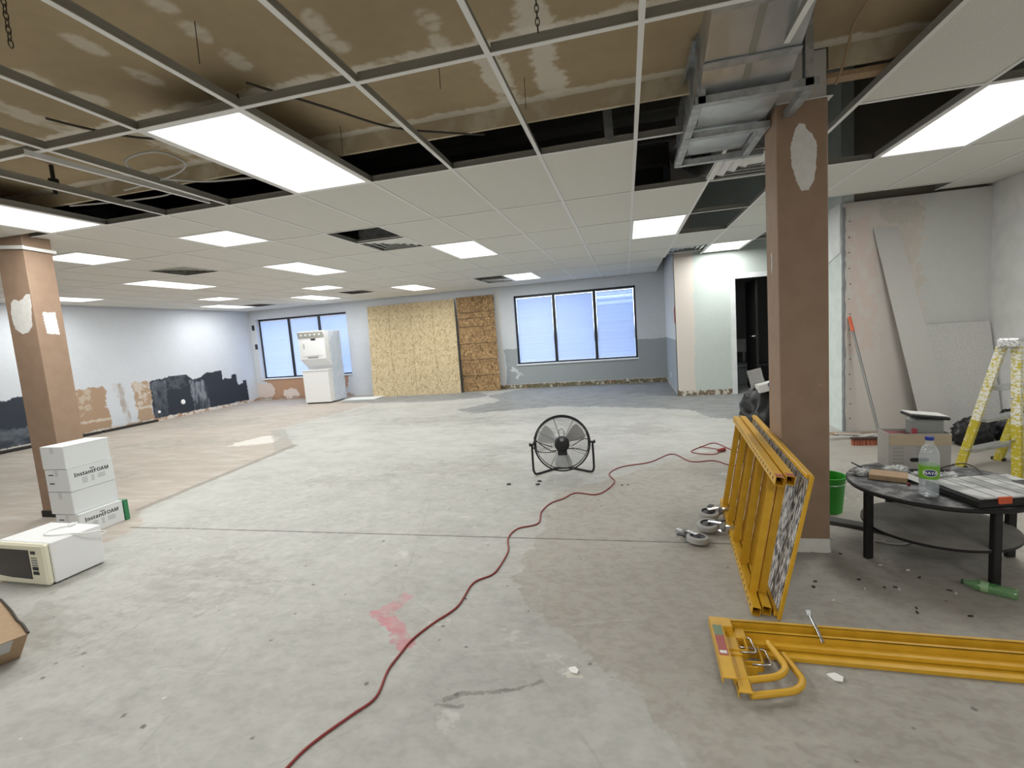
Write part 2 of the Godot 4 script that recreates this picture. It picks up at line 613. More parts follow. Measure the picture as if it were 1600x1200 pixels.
	uvf = func(p: Vector3) -> Vector2: return Vector2((p.x + 3.8) / 6.2, (p.z + 4.9) / 5.4)
	bx(fl2, Vector3(-3.8, -0.12, -4.9), Vector3(2.4, 0, 0.5))
	fl2.generate_normals()
	fl2.set_material(mn)
	fl2.commit(fo.mesh)
	# ---- far wall
	var wc := Canvas.new(Vector2(-10.4, -2.72), Vector2(11.6, 2.76), 88.0, c8(206, 210, 216), 41, 0.02)
	var wp := func(a: Array) -> Array:
		var o := []
		for i in range(0, a.size(), 2):
			o.append(Vector2(a[i], -a[i + 1]))
		return o
	wc.patch(wp.call([-10.15, 0.62, -7.3, 0.62, -7.6, 0.0, -9.9, 0.0, -9.75, 0.25, -9.85, 0.48]), c8(184, 146, 120), 0.06)
	wc.patch(wp.call([-10.3, 0.5, -9.9, 0.48, -9.7, 0.3, -9.8, 0.12, -10.3, 0.05]), c8(214, 200, 192), 0.05)
	wc.patch(oval(-9.2, -0.14, 0.28, 0.16), c8(222, 210, 204), 0.05)
	wc.patch(oval(-8.25, -0.32, 0.42, 0.22), c8(222, 208, 202), 0.06)
	wc.patch(wp.call([-10.3, 0.1, -7.2, 0.1, -7.2, 0, -10.3, 0]), c8(160, 130, 110), 0.04, 0.7, 0.4, Vector2(1, 1))
	wc.patch(wp.call([-2.99, 1.0, 1.0, 1.03, 1.0, 0.0, -3.0, 0.0, -2.93, 0.6]), c8(156, 163, 166), 0.018)
	wc.patch(wp.call([-2.92, 0.62, -2.62, 0.45, -2.5, 0.3, -2.7, 0.28]), c8(214, 218, 220), 0.10, 0.8, 0.4)
	wc.patch(wp.call([-3.15, 0.12, 1.0, 0.12, 1.0, 0.0, -3.15, 0.0]), c8(206, 202, 194), 0.02)
	wc.patch(wp.call([-3.15, 0.11, 1.0, 0.11, 1.0, 0.0, -3.15, 0.0]), c8(138, 112, 88), 0.02, 0.95, 0.5, Vector2(1.4, 1.0), 0.05)
	wc.patch(wp.call([-3.15, 0.11, 1.0, 0.11, 1.0, 0.0, -3.15, 0.0]), c8(96, 92, 70), 0.02, 0.8, 0.3, Vector2(2.4, 1.0), 0.05)
	wc.patch(wp.call([-3.16, 2.45, -3.0, 2.45, -3.0, 0.1, -3.12, 0.1]), c8(208, 204, 196), 0.05, 0.6)
	uvf = func(p: Vector3) -> Vector2: return Vector2((p.x + 10.4) / 11.6, (2.72 - p.y) / 2.76)
	wall("wall_far", 2, -11.65, -0.18, -10.4, 1.0, 0.0, 4.65, [[-10.085, 0.60, -7.23, 2.27], [-2.64, 0.59, 0.245, 2.265]], wc.material(0.8))
	# ---- left wall
	var lc := Canvas.new(Vector2(-11.8, -2.72), Vector2(16.0, 2.76), 64.0, c8(202, 207, 214), 43, 0.02)
	lc.patch(wp.call([-8.50, 0.92, -9.0, 0.97, -9.44, 0.97, -9.6, 0.84, -9.8, 0.86, -10.0, 0.96, -10.48, 0.98, -10.48, 0.75, -10.78, 0.75, -10.80, 0.84, -10.95, 0.84, -10.96, 0.56, -11.15, 0.56, -11.15, 0.64, -11.28, 0.64, -11.29, 0.08, -8.50, 0.06]), c8(40, 47, 58), 0.025)
	lc.patch(wp.call([-8.5, 0.9, -8.9, 0.9, -8.85, 0.1, -8.5, 0.1]), c8(110, 116, 126), 0.06, 0.6, 0.5, Vector2(1.2, 0.4), 0.5)
	lc.patch(wp.call([-9.5, 0.8, -9.95, 0.8, -10.0, 0.1, -9.55, 0.08]), c8(170, 174, 182), 0.08, 0.7, 0.5, Vector2(1.4, 0.3), 0.5)
	lc.patch(wp.call([-8.55, 0.9, -9.4, 0.98, -9.4, 0.7, -8.55, 0.6]), c8(130, 134, 142), 0.05, 0.4, 0.35, Vector2(1, 1), 0.4)
	lc.patch(wp.call([-6.95, 0.9, -7.5, 0.93, -7.58, 0.86, -7.5, 0.5, -7.6, 0.4, -7.55, 0.05, -6.95, 0.03]), c8(166, 140, 116), 0.05)
	lc.patch(wp.call([-6.95, 0.9, -7.3, 0.9, -7.3, 0.5, -6.95, 0.4]), c8(194, 182, 168), 0.1, 0.7, 0.5)
	lc.patch(wp.call([-6.9, 0.30, -7.56, 0.30, -7.56, 0.25, -6.9, 0.25]), c8(206, 198, 188), 0.02, 0.8)
	lc.patch(wp.call([-7.72, 0.96, -7.9, 0.95, -8.0, 0.05, -7.92, 0.04]), c8(158, 146, 134), 0.07, 0.8, 0.5, Vector2(1, 0.3), 0.5)
	lc.patch(wp.call([-8.12, 0.95, -8.48, 0.92, -8.5, 0.05, -8.15, 0.06]), c8(170, 146, 122), 0.06)
	lc.patch(wp.call([-8.12, 0.95, -8.48, 0.92, -8.4, 0.5, -8.14, 0.4]), c8(206, 198, 190), 0.08, 0.8, 0.45)
	lc.patch(wp.call([-8.12, 0.40, -8.49, 0.40, -8.49, 0.35, -8.12, 0.35]), c8(206, 198, 188), 0.02, 0.8)
	lc.patch(wp.call([-3.5, 0.88, -5.9, 0.87, -6.05, 0.92, -6.8, 0.92, -6.8, 0.05, -3.5, 0.05]), c8(44, 51, 62), 0.03)
	lc.patch(wp.call([-3.5, 0.4, -6.8, 0.4, -6.8, 0.05, -3.5, 0.05]), c8(140, 146, 154), 0.06, 0.5, 0.36, Vector2(0.5, 1), 0.5)
	lc.patch(wp.call([-6.82, 0.92, -6.95, 0.9, -6.95, 0.03, -6.82, 0.03]), c8(96, 92, 88), 0.03)
	lc.patch(wp.call([-3.0, 0.09, -11.65, 0.09, -11.65, 0.0, -3.0, 0.0]), c8(168, 140, 116), 0.02)
	lc.patch(wp.call([-3.0, 0.09, -11.65, 0.09, -11.65, 0.0, -3.0, 0.0]), c8(212, 208, 202), 0.02, 0.9, 0.45, Vector2(0.8, 1), 0.05)
	uvf = func(p: Vector3) -> Vector2: return Vector2((p.z + 11.8) / 16.0, (2.72 - p.y) / 2.76)
	wall("wall_left", 0, -10.28, -0.15, -11.83, 4.2, 0.0, 4.65, [], lc.material(0.8))
	# ---- right hand walls
	var rc := Canvas.new(Vector2(0.4, -2.9), Vector2(3.6, 2.95), 150.0, c8(206, 206, 203), 45, 0.02)
	rc.patch(wp.call([2.3, 2.5, 3.05, 2.5, 3.0, 0.0, 2.3, 0.0]), c8(214, 206, 199), 0.12, 0.8)
	rc.patch(wp.call([2.35, 2.3, 2.62, 2.3, 2.62, 0.9, 2.4, 0.9]), c8(216, 194, 186), 0.15, 0.55, 0.35, Vector2(1, 0.5))
	rc.patch(oval(2.86, -2.36, 0.2, 0.1), c8(190, 185, 176), 0.12, 0.5)
	rc.patch(wp.call([2.78, 2.3, 3.0, 2.3, 3.05, 1.4, 2.9, 1.2]), c8(200, 194, 182), 0.15, 0.5, 0.35, Vector2(1, 0.5))
	for k in 14:
		rc.patch(oval(2.38 + rng.randf_range(-0.008, 0.008), -2.3 + k * 0.165, 0.008, 0.008, 6), c8(96, 92, 86), 0.004)
	uvf = func(p: Vector3) -> Vector2: return Vector2((p.x - 0.4) / 3.6, (2.9 - p.y) / 2.95)
	var wb := wall("wall_back", 2, -6.05, -0.08, 2.34, 3.75, 0.0, 2.492, [], rc.material(0.8))
	uvf = null
	var up := S()
	bx(up, Vector3(2.34, 2.40, -6.26), Vector3(3.75, 4.65, -6.14))
	struct(obj("wall_back_upper", up, mat(c8(150, 142, 130), 0.9)))
	# torn drywall edge and the green board of the return behind it
	var s := S()
	prism(s, ragged([Vector2(0, 0), Vector2(0.022, 0), Vector2(0.022, 2.45), Vector2(0, 2.45)], 0.06, 0.007), Transform3D(Basis(), Vector3(2.318, 0.0, -6.066)), 0.03)
	obj("torn_edge", s, mats.greyprint, wb)
	mats.green = grain(c8(204, 214, 210), c8(212, 220, 217), 0.02, 1.0, 25, 0.8)
	wall("wall_return", 0, 2.32, 0.12, -7.5, -6.08, 0.0, 4.65, [], mats.green)
	s = S()
	prism(s, ragged([Vector2(6.09, 1.98), Vector2(6.5, 1.88), Vector2(6.5, 2.5), Vector2(6.09, 2.5)], 0.08, 0.006), Transform3D(Basis(Vector3(0, 0, -1), Vector3.UP, Vector3(-1, 0, 0)), Vector3(2.32, 0, 0)), 0.012)
	obj("drywall_patch", s, mats.white, get_node("wall_return"))
	wall("wall_right", 0, 3.66, 0.12, -11.85, 4.2, 0.0, 4.65, [], grain(c8(212, 212, 210), c8(219, 219, 217), 0.02, 0.8, 26, 0.8))
	wall("wall_behind", 2, 4.0, 0.15, -10.4, 3.8, 0.0, 4.65, [], mats.white)
	# ---- side wall beside the window and the wall with the doorway
	var sc := Canvas.new(Vector2(-11.9, -2.72), Vector2(2.8, 2.76), 90.0, c8(214, 219, 224), 47, 0.02)
	sc.patch(wp.call([-11.9, 1.04, -9.1, 1.03, -9.1, 0.0, -11.9, 0.0]), c8(158, 167, 174), 0.0)
	sc.patch(wp.call([-11.9, 0.1, -9.1, 0.1, -9.1, 0, -11.9, 0]), c8(186, 180, 170), 0.03, 0.9, 0.5)
	sc.patch(oval(-9.45, -1.5, 0.13, 0.17), c8(196, 112, 108), 0.05)
	uvf = func(p: Vector3) -> Vector2: return Vector2((p.z + 11.9) / 2.8, (2.72 - p.y) / 2.76)
	wall("wall_side", 0, 0.88, 0.12, -11.8, -9.26, 0.0, 4.65, [], sc.material(0.8))
	var dc := Canvas.new(Vector2(0.8, -2.72), Vector2(3.2, 2.76), 110.0, c8(199, 208, 203), 49, 0.02)
	dc.patch(wp.call([0.8, 2.6, 1.2, 2.6, 1.18, 0.1, 0.8, 0.1]), c8(220, 211, 203), 0.03)
	dc.patch(wp.call([0.8, 0.11, 1.82, 0.11, 1.82, 0.0, 0.8, 0.0]), c8(206, 202, 192), 0.02)
	dc.patch(wp.call([0.8, 0.10, 1.82, 0.10, 1.82, 0.0, 0.8, 0.0]), c8(120, 104, 84), 0.02, 0.95, 0.5, Vector2(2.2, 1.2), 0.06)
	uvf = func(p: Vector3) -> Vector2: return Vector2((p.x - 0.8) / 3.2, (2.72 - p.y) / 2.76)
	wall("wall_doorway", 2, -9.25, -0.12, 0.88, 3.75, 0.0, 4.65, [[1.87, 0.0, 2.72, 2.04]], dc.material(0.8))
	uvf = null
	# door casing, door leaf standing open into the dark room
	s = S()
	bx(s, Vector3(1.80, 0, -9.25), Vector3(1.885, 2.11, -9.232), 0.004)
	bx(s, Vector3(2.705, 0, -9.25), Vector3(2.79, 2.11, -9.232), 0.004)
	bx(s, Vector3(1.885, 2.025, -9.25), Vector3(2.705, 2.11, -9.232), 0.004)
	bx(s, Vector3(1.87, 0, -9.37), Vector3(1.885, 2.03, -9.25))
	bx(s, Vector3(2.705, 0, -9.37), Vector3(2.72, 2.03, -9.25))
	struct(obj("trim_1", s, mats.white))
	s = S()
	bx(s, Vector3(2.24, 0.01, -10.12), Vector3(2.28, 2.0, -9.40), 0.003)
	mats.doorleaf = mat(c8(30, 28, 28), 0.5)
	var dl := obj("door_1", s, mats.doorleaf)
	struct(dl)
	s = S()
	tube(s, [Vector3(2.24, 1.0, -9.47), Vector3(2.19, 1.0, -9.47), Vector3(2.18, 1.0, -9.58)], 0.009, 8)
	cyl(s, Vector3(2.241, 1.0, -9.47), Vector3(2.232, 1.0, -9.47), 0.028, 0.028, 14)
	obj("door_handle", s, mats.chrome, dl)
	s = S()
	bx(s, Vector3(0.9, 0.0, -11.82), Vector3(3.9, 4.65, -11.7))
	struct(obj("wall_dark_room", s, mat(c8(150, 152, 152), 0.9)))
	# roof deck over the plenum
	s = S()
	bx(s, Vector3(-10.5, 4.6, -11.85), Vector3(3.9, 4.75, 4.2))
	struct(obj("ceiling_deck", s, mat(c8(140, 136, 130), 0.9)))
	# land outside the windows
	s = S()
	bx(s, Vector3(-40, -0.6, -60), Vector3(40, -0.25, -11.9))
	struct(obj("ground_outside", s, mat(c8(126, 128, 128), 0.9)))

func upper_ceiling():
	var uc := Canvas.new(Vector2(-6.2, -3.0), Vector2(9.9, 3.4), 110.0, c8(168, 150, 120), 51, 0.04)
	uc.feather = 0.014
	var mud := c8(226, 222, 212)
	for q in [[-2.15, -1.72], [-1.67, -1.81], [-1.68, -2.03], [-2.16, -1.99], [-1.19, -1.92], [-1.20, -2.07], [-1.66, -1.62], [-2.6, -1.81], [-2.57, -2.04], [-0.75, -2.06], [-0.77, -2.24], [-3.3, -1.9], [0.2, -1.8]]:
		uc.patch(oval(q[0], q[1], 0.045, 0.085), mud, 0.02, 0.6, 0.15, Vector2(1, 2), 0.4)
	uc.patch(rect(-6.2, -2.36, 3.7, -2.26), mud, 0.04, 0.75, 0.05, Vector2.ONE, 0.3)
	uc.patch(rect(-6.2, -2.97, 3.7, -2.88), mud, 0.03, 0.8, 0.0)
	uc.patch(rect(-0.40, -3.0, -0.27, -1.2), mud, 0.05, 0.75, 0.0, Vector2.ONE, 0.3)
	uc.patch(rect(-0.66, -2.9, -0.53, -2.3), mud, 0.05, 0.75, 0.05, Vector2.ONE, 0.3)
	uc.patch(rect(-2.82, -3.0, -2.68, -2.3), mud, 0.06, 0.65, 0.15, Vector2.ONE, 0.4)
	uc.patch(rect(-3.1, -2.3, -2.96, -1.0), mud, 0.05, 0.65, 0.15, Vector2.ONE, 0.4)
	uvf = func(p: Vector3) -> Vector2: return Vector2((p.x + 6.2) / 9.9, (p.z + 3.0 + (2.7 - p.y) * 0.5) / 3.4)
	var s := S()
	bx(s, Vector3(-10.4, UP, -2.95), Vector3(3.75, UP + 0.016, 4.1))
	struct(obj("ceiling_drywall", s, uc.material(0.9)))
	s = S()
	bx(s, Vector3(-10.4, 2.597, -2.972), Vector3(0.80, UP + 0.016, -2.95))
	bx(s, Vector3(1.07, 2.597, -2.972), Vector3(3.66, UP + 0.016, -2.95))
	uvf = null
	var bk := obj("wall_bulkhead", s, grain(c8(178, 164, 138), c8(200, 190, 170), 0.012, 1.0, 52, 0.9, 0.45, 0.75))
	struct(bk)
	s = S()
	bx(s, Vector3(1.07, 2.56, -3.06), Vector3(3.66, 2.585, -2.98))
	obj("ledge", s, mats.card, bk)
	# joists and old pipes in the dark above
	s = S()
	for k in 7:
		bx(s, Vector3(-10.3, 4.2, -3.6 - k * 1.2), Vector3(3.6, 4.5, -3.52 - k * 1.2))
	struct(obj("ceiling_joists", s, mat(c8(120, 117, 112), 0.8)))

# what fills cell i, r of the grid: t tile, o open, l light, h/H half light near/far, d half diffuser far with open near, D diffuser near, v diffuser far with tile near
var special := {
	"-16,2": "l", "-12,2": "l", "-8,2": "l", "-4,2": "l", "0,2": "l", "-16,5": "l", "-12,5": "l", "-8,5": "l", "-4,5": "l", "3,0": "l", "2,4": "l", "-8,-1": "l", "-4,-1": "l",
	"-8,-4": "l", "-4,-4": "l", "0,-4": "l", "3,-4": "l",  # last panel is unseen, added behind the camera to light the right side
	"-7,0": "H", "-10,0": "H", "-14,4": "h", "-10,4": "h",
	"-5,1": "d", "-5,5": "d", "-10,5": "D", "-10,1": "v", "-15,5": "v", "1,4": "E", "1,0": "d",
	"0,0": "o", "1,1": "o", "1,2": "o", "2,0": "o", "3,2": "o", "4,2": "o", "3,4": "o", "3,3": "n", "3,-1": "o",
}
func cell(i: int, r: int) -> String:
	var k := "%d,%d" % [i, r]
	if special.has(k):
		return special[k]
	if r <= -1:
		if i == 2 or i <= -9:
			return "t" if r >= -2 else "o"
		return "o"
	if i >= 1 and r >= 5:
		return "x"
	if i >= 4 and r >= 3:
		return "x"
	return "t"
func cx(i: int) -> float:
	return clampf(X0 + i * T, -10.27, 3.65)
func cz(r: float) -> float:
	return maxf(Z0 - (r + 1.0) * 2.0 * T, -11.64)

func tee(s: SurfaceTool, a: Vector3, b: Vector3, w := 0.024):
	bar(s, a + Vector3(0, 0.0015, 0), b + Vector3(0, 0.0015, 0), w, 0.003)

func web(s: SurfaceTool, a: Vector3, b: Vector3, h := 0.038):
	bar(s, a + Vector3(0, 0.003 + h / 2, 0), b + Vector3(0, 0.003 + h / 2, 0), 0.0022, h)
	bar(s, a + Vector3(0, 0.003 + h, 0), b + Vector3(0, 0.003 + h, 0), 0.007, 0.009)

func ceiling_grid():
	ceil_node = Node3D.new()
	ceil_node.name = "ceiling"
	add_child(ceil_node)
	struct(ceil_node)
	# main tees
	for k in range(-17, 7):
		var x := X0 + k * T
		if x > 3.64:
			continue
		var runs := [[3.9, -11.62]]
		if k == 1:
			runs = [[3.9, -2.56], [-3.56, -9.22]]
		elif k >= 2 and k <= 3:
			runs = [[3.9, -9.23]]
		elif k >= 4:
			runs = [[3.9, -5.72 if k == 4 else -6.04]]
		for q in runs:
			var s := S()
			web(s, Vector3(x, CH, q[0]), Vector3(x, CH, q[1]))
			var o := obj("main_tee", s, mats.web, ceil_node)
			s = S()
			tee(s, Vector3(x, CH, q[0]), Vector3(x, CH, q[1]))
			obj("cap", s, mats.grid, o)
	var loose := S()
	bar(loose, Vector3(X0 - 5.0 * T - 0.07, CH - 0.03, -2.0), Vector3(X0 - 5.0 * T - 0.10, CH + 0.012, -3.2), 0.02, 0.003)
	bar(loose, Vector3(X0 - 5.0 * T - 0.07, CH - 0.014, -2.0), Vector3(X0 - 5.0 * T - 0.10, CH + 0.028, -3.2), 0.002, 0.03)
	obj("loose_tee", loose, mats.grid, ceil_node)
	# cross tees: shared meshes
	var full := S()
	tee(full, Vector3(0.012, CH, 0), Vector3(T - 0.012, CH, 0))
	full.generate_normals()
	full.set_material(mats.grid)
	var capm := full.commit()
	full = S()
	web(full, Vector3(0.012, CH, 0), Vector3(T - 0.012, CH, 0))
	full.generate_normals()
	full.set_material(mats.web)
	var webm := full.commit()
	for r in range(-3, 8):
		for i in range(-17, 6):
			var z := cz(float(r) - 0.0)
			if z <= -11.63 or (i >= 1 and z < -9.25) or (i >= 3 and z < -6.06 and i >= 4) or (i == 5):
				continue
			if r <= -1 and i == 1:
				continue
			if r == 0 and i == 1:
				continue
			var o := inst("cross_tee", webm, ceil_node, Vector3(X0 + i * T, 0, z))
			inst("cap", capm, o)
	# half-row tees beside the two-foot fittings
	for q in [[-7, 0], [-10, 0], [-14, 4], [-10, 4], [-5, 1], [-5, 5], [-10, 5], [-10, 1], [-15, 5], [1, 4], [1, 0], [3, 3]]:
		var o := inst("cross_tee", webm, ceil_node, Vector3(X0 + q[0] * T, 0, cz(q[1] + 0.5)))
		inst("cap", capm, o)
	# tiles
	var shapes := {}
	for r in range(-3, 7):
		for i in range(-17, 6):
			var c := cell(i, r)
			var a := cz(float(r))
			var b := cz(r + 1.0)
			if c == "H" or c == "v":
				b = cz(r + 0.5)
			elif c == "h" or c == "D":
				a = cz(r + 0.5)
			elif c == "n":
				b = cz(r + 0.5)
			elif c != "t":
				continue
			if i >= 4:
				b = maxf(b, -6.04)
			if i >= 2:
				b = maxf(b, -9.24)
			if a - b < 0.05:
				continue
			var w := cx(i + 1) - cx(i) - 0.012
			var l := a - b - 0.012
			var key := "%.2f,%.2f" % [w, l]
			if not shapes.has(key):
				var s := S()
				box(s, Vector3(0, 0.008, 0), Vector3(w, 0.016, l), 0.003)
				s.generate_normals()
				s.set_material(mats.tile)
				shapes[key] = s.commit()
			# tiles round the left column leave a cut-out
			if i == -9 and r == -1:
				continue
			inst("ceiling_tile", shapes[key], ceil_node, Vector3((cx(i) + cx(i + 1)) / 2, CH + 0.0045, (a + b) / 2))
	# cut pieces of tile round the left column
	var s := S()
	bx(s, Vector3(cx(-9), CH + 0.0045, -3.19), Vector3(cx(-8) - 0.006, CH + 0.02, cz(-1.0)), 0.003)
	obj("ceiling_tile", s, mats.tile, ceil_node)

func ceiling_lights():
	var em := mat(Color.WHITE, 0.5)
	em.emission_enabled = true
	em.emission = Color(1.0, 0.995, 0.985)
	em.emission_energy_multiplier = 1.5
	mats.emit = em
	var words := {
		"-4,-1": "large square-edged light panel nearest the camera in the bare grid", "-8,-1": "light panel over the left brown column, edge of the bare grid",
		"3,0": "bright panel at upper right beside the dark open bays", "0,2": "light panel in the column of tiles just left of the open duct bay", "2,4": "light panel against the top of the pale green doorway wall",
		"-4,2": "light panel beside the large open vent hole, centre of the ceiling", "-8,2": "long light panel left of the large open vent hole", "-12,2": "long light panel behind the sooty round-stained vent",
		"-16,2": "light panel half hidden behind the left column", "-16,5": "farthest left light panel near the room corner", "-12,5": "light panel above the left window and stacked washer",
		"-8,5": "light panel above the plain pale strand boards", "-4,5": "light panel above the left end of the blinds window", "-7,0": "square two-foot light nearest the big bare-grid panel",
		"-10,0": "square light just right of the left column top", "-14,4": "small square light near the left far corner", "-10,4": "small square light in front of the panel over the left window",
		"-8,-4": "ceiling panel behind the camera on the left", "-4,-4": "ceiling panel behind the camera in the middle", "0,-4": "ceiling panel behind the camera overhead", "3,-4": "unseen ceiling panel added behind the camera to light the right side"}
	for k in special:
		var c: String = special[k]
		if not c in ["l", "h", "H"]:
			continue
		var q: PackedStringArray = k.split(",")
		var i := int(q[0])
		var r := int(q[1])
		var a := cz(r + (0.5 if c == "H" else 0.0))
		var b := cz(r + (0.5 if c == "h" else 1.0))
		if i >= 2:
			b = maxf(b, -9.13)
		var at := Vector3(cx(i) + T / 2, CH, (a + b) / 2)
		var w := T - 0.02
		var l := a - b - 0.02
		var t := thing("ceiling_light", words[k], "ceiling light", at, 0.0, "recessed ceiling light panels")
		var s := S()
		for sx in [-1, 1]:
			box(s, Vector3(sx * (w / 2 - 0.009), 0.006, 0), Vector3(0.018, 0.012, l))
			box(s, Vector3(0, 0.006, sx * (l / 2 - 0.009)), Vector3(w - 0.036, 0.012, 0.018))
		box(s, Vector3(0, 0.018, 0), Vector3(w, 0.012, l))
		obj("housing", s, mats.grid, t)
		s = S()
		box(s, Vector3(0, 0.008, 0), Vector3(w - 0.036, 0.006, l - 0.036))
		obj("diffuser", s, em, t)
		var al := AreaLight3D.new()
		al.name = "panel_light"
		al.area_size = Vector2(w - 0.04, l - 0.04)
		al.light_energy = LIGHT * (l / 1.2)
		al.light_color = Color(0.995, 1.0, 0.985)
		al.shadow_enabled = true
		al.area_range = 30.0
		al.position = Vector3(0, -0.004, 0)
		al.rotation_degrees = Vector3(-90, 0, 0)
		t.add_child(al)
	# air diffusers
	var dw := {"-5,1": "square vent in the large open hole at mid ceiling", "-5,5": "vent in the dark hole above the right strand boards", "-10,5": "dark vent above the gap between left window and boards", "-10,1": "soot-ringed vent in the left part of the ceiling", "-15,5": "small vent beside the farthest left light", "1,4": "bare metal vent over the corner of the doorway wall", "1,0": "beige vent below the open duct beside the right column"}
	for k in dw:
		var q: PackedStringArray = k.split(",")
		var c: String = special[k]
		var z := cz(int(q[1]) + (0.25 if c in ["D", "E"] else 0.75))
		var t := thing("air_diffuser", dw[k], "vent", Vector3(cx(int(q[0])) + T / 2, CH, z), 0.0, "square ceiling vents")
		var m: Material = mats.steel if k == "1,4" else mats.grid
		if k in ["-10,1", "-10,5", "-15,5"]:
			m = mat(c8(168, 165, 158) if k == "-10,1" else c8(124, 120, 113), 0.8)
		var s := S()
		for n in 4:
			var rad := 0.295 - n * 0.07
			for sx in [-1, 1]:
				box(s, Vector3(sx * rad, 0.012 + n * 0.004, 0), Vector3(0.056, 0.003, rad * 2), 0.0, Basis(Vector3(0, 0, 1), sx * 0.35))
				box(s, Vector3(0, 0.012 + n * 0.004, sx * rad), Vector3(rad * 2, 0.003, 0.056), 0.0, Basis(Vector3(1, 0, 0), -sx * 0.35))
		obj("vanes", s, m, t)
		s = S()
		box(s, Vector3(0, 0.12, 0), Vector3(0.56, 0.16, 0.56))
		obj("plenum_box", s, mats.steel, t)
		s = S()
		box(s, Vector3(0, 0.026, 0), Vector3(0.13, 0.003, 0.13))
		obj("centre_plate", s, m, t)
		if k == "-10,1":
			# soot on the tiles round the vent
			s = S()
			var out := oval(0, 0, 0.62, 0.5, 40, 0.2)
			prism(s, out, Transform3D(Basis(Vector3(1, 0, 0), Vector3(0, 0, 1), Vector3(0, -1, 0)), Vector3(0.0, 0.004, 0.0)), 0.0004)
			#obj("soot", s, mat(c8(120, 114, 106), 0.95), t)

func windows():
	var specs := [
		{"n": "window_1", "x": [-10.085, -7.23], "y": [0.60, 2.27], "m": [-9.10, -8.15]},
		{"n": "window_2", "x": [-2.64, 0.245], "y": [0.59, 2.265], "m": [-1.67, -0.70]},
	]
	var bl := [["white slatted blind in left pane of the window behind the washer", "white slatted blind in middle pane of the window behind the washer", "white slatted blind in right pane of the window behind the washer"],
		["slatted blind in left pane of the clear window beside the strand boards", "slatted blind in middle pane of the clear window over grey paint", "slatted blind in right pane of the clear window, slats half open"]]
	for k in 2:
		var w: Dictionary = specs[k]
		var z := -11.78 if k == 0 else -11.72
		var n := Node3D.new()
		n.name = w.n
		add_child(n)
		struct(n)
		var xa: float = w.x[0]
		var xb: float = w.x[1]
		var ya: float = w.y[0]
		var yb: float = w.y[1]
		var s := S()
		bx(s, Vector3(xa, yb - 0.045, z - 0.04), Vector3(xb, yb, z), 0.004)
		bx(s, Vector3(xa, ya + 0.0, z - 0.04), Vector3(xb, ya + 0.04, z), 0.004)
		bx(s, Vector3(xa, ya, z - 0.04), Vector3(xa + 0.045, yb, z), 0.004)
		bx(s, Vector3(xb - 0.045, ya, z - 0.04), Vector3(xb, yb, z), 0.004)
		obj("window_frame", s, mats.frame, n)
		for mx in w.m:
			s = S()
			bx(s, Vector3(mx - 0.035, ya, z - 0.05), Vector3(mx + 0.035, yb, z + 0.012), 0.004)
			obj("mullion", s, mats.frame, n)
		s = S()
		bx(s, Vector3(xa - 0.02, ya - 0.03, -11.82), Vector3(xb + 0.02, ya + 0.004, -11.62), 0.005)
		obj("window_sill", s, mats.white, n)
		var ed := [xa + 0.045, w.m[0], w.m[1], xb - 0.045]
		for p in 3:
			var a: float = ed[p] + (0.0 if p == 0 else 0.035)
			var b: float = ed[p + 1] - (0.0 if p == 2 else 0.035)
			s = S()
			bx(s, Vector3(a, ya + 0.04, z - 0.03), Vector3(b, yb - 0.045, z - 0.026))
			obj("pane", s, mats.pane, n)
			var t := thing("window_blind", bl[k][p], "blind", Vector3((a + b) / 2, ya + 0.045, z - 0.012), 0.0, "slatted window blinds")
			var hw := (b - a) / 2 - 0.008
			var top := yb - ya - 0.088
			s = S()
			box(s, Vector3(0, top - 0.012, 0), Vector3(hw * 2, 0.024, 0.016), 0.002)
			obj("headrail", s, mats.appliance, t)
			s = S()
			box(s, Vector3(0, 0.012, 0), Vector3(hw * 2, 0.014, 0.014), 0.002)
			obj("bottom_rail", s, mats.appliance, t)
			s = S()
			var y := 0.03
			while y < top - 0.03:
				var tilt := 1.28
				if k == 1 and p == 2:
					tilt = 1.28 - 0.35 * smoothstep(0.8, 1.5, y)
				box(s, Vector3(0, y, 0), Vector3(hw * 2, 0.0008, 0.0245), 0.0, Basis(Vector3(1, 0, 0), tilt + rng.randf_range(-0.12, 0.12)))
				y += 0.0205
			stuff(obj("slats", s, mats.blind, t))
			s = S()
			for q in [-0.6, 0.6]:
				tube(s, [Vector3(q * hw, 0.02, 0.009), Vector3(q * hw, top, 0.009)], 0.0012, 5)
			obj("ladder_cord", s, mats.paper, t)

func patch_on(par: Node, poly: Array, xf: Transform3D, d := 0.0015, m: Material = null):
	var s := S()
	prism(s, poly, xf, d)
	obj("filler_patch", s, m if m else mats.mud, par)

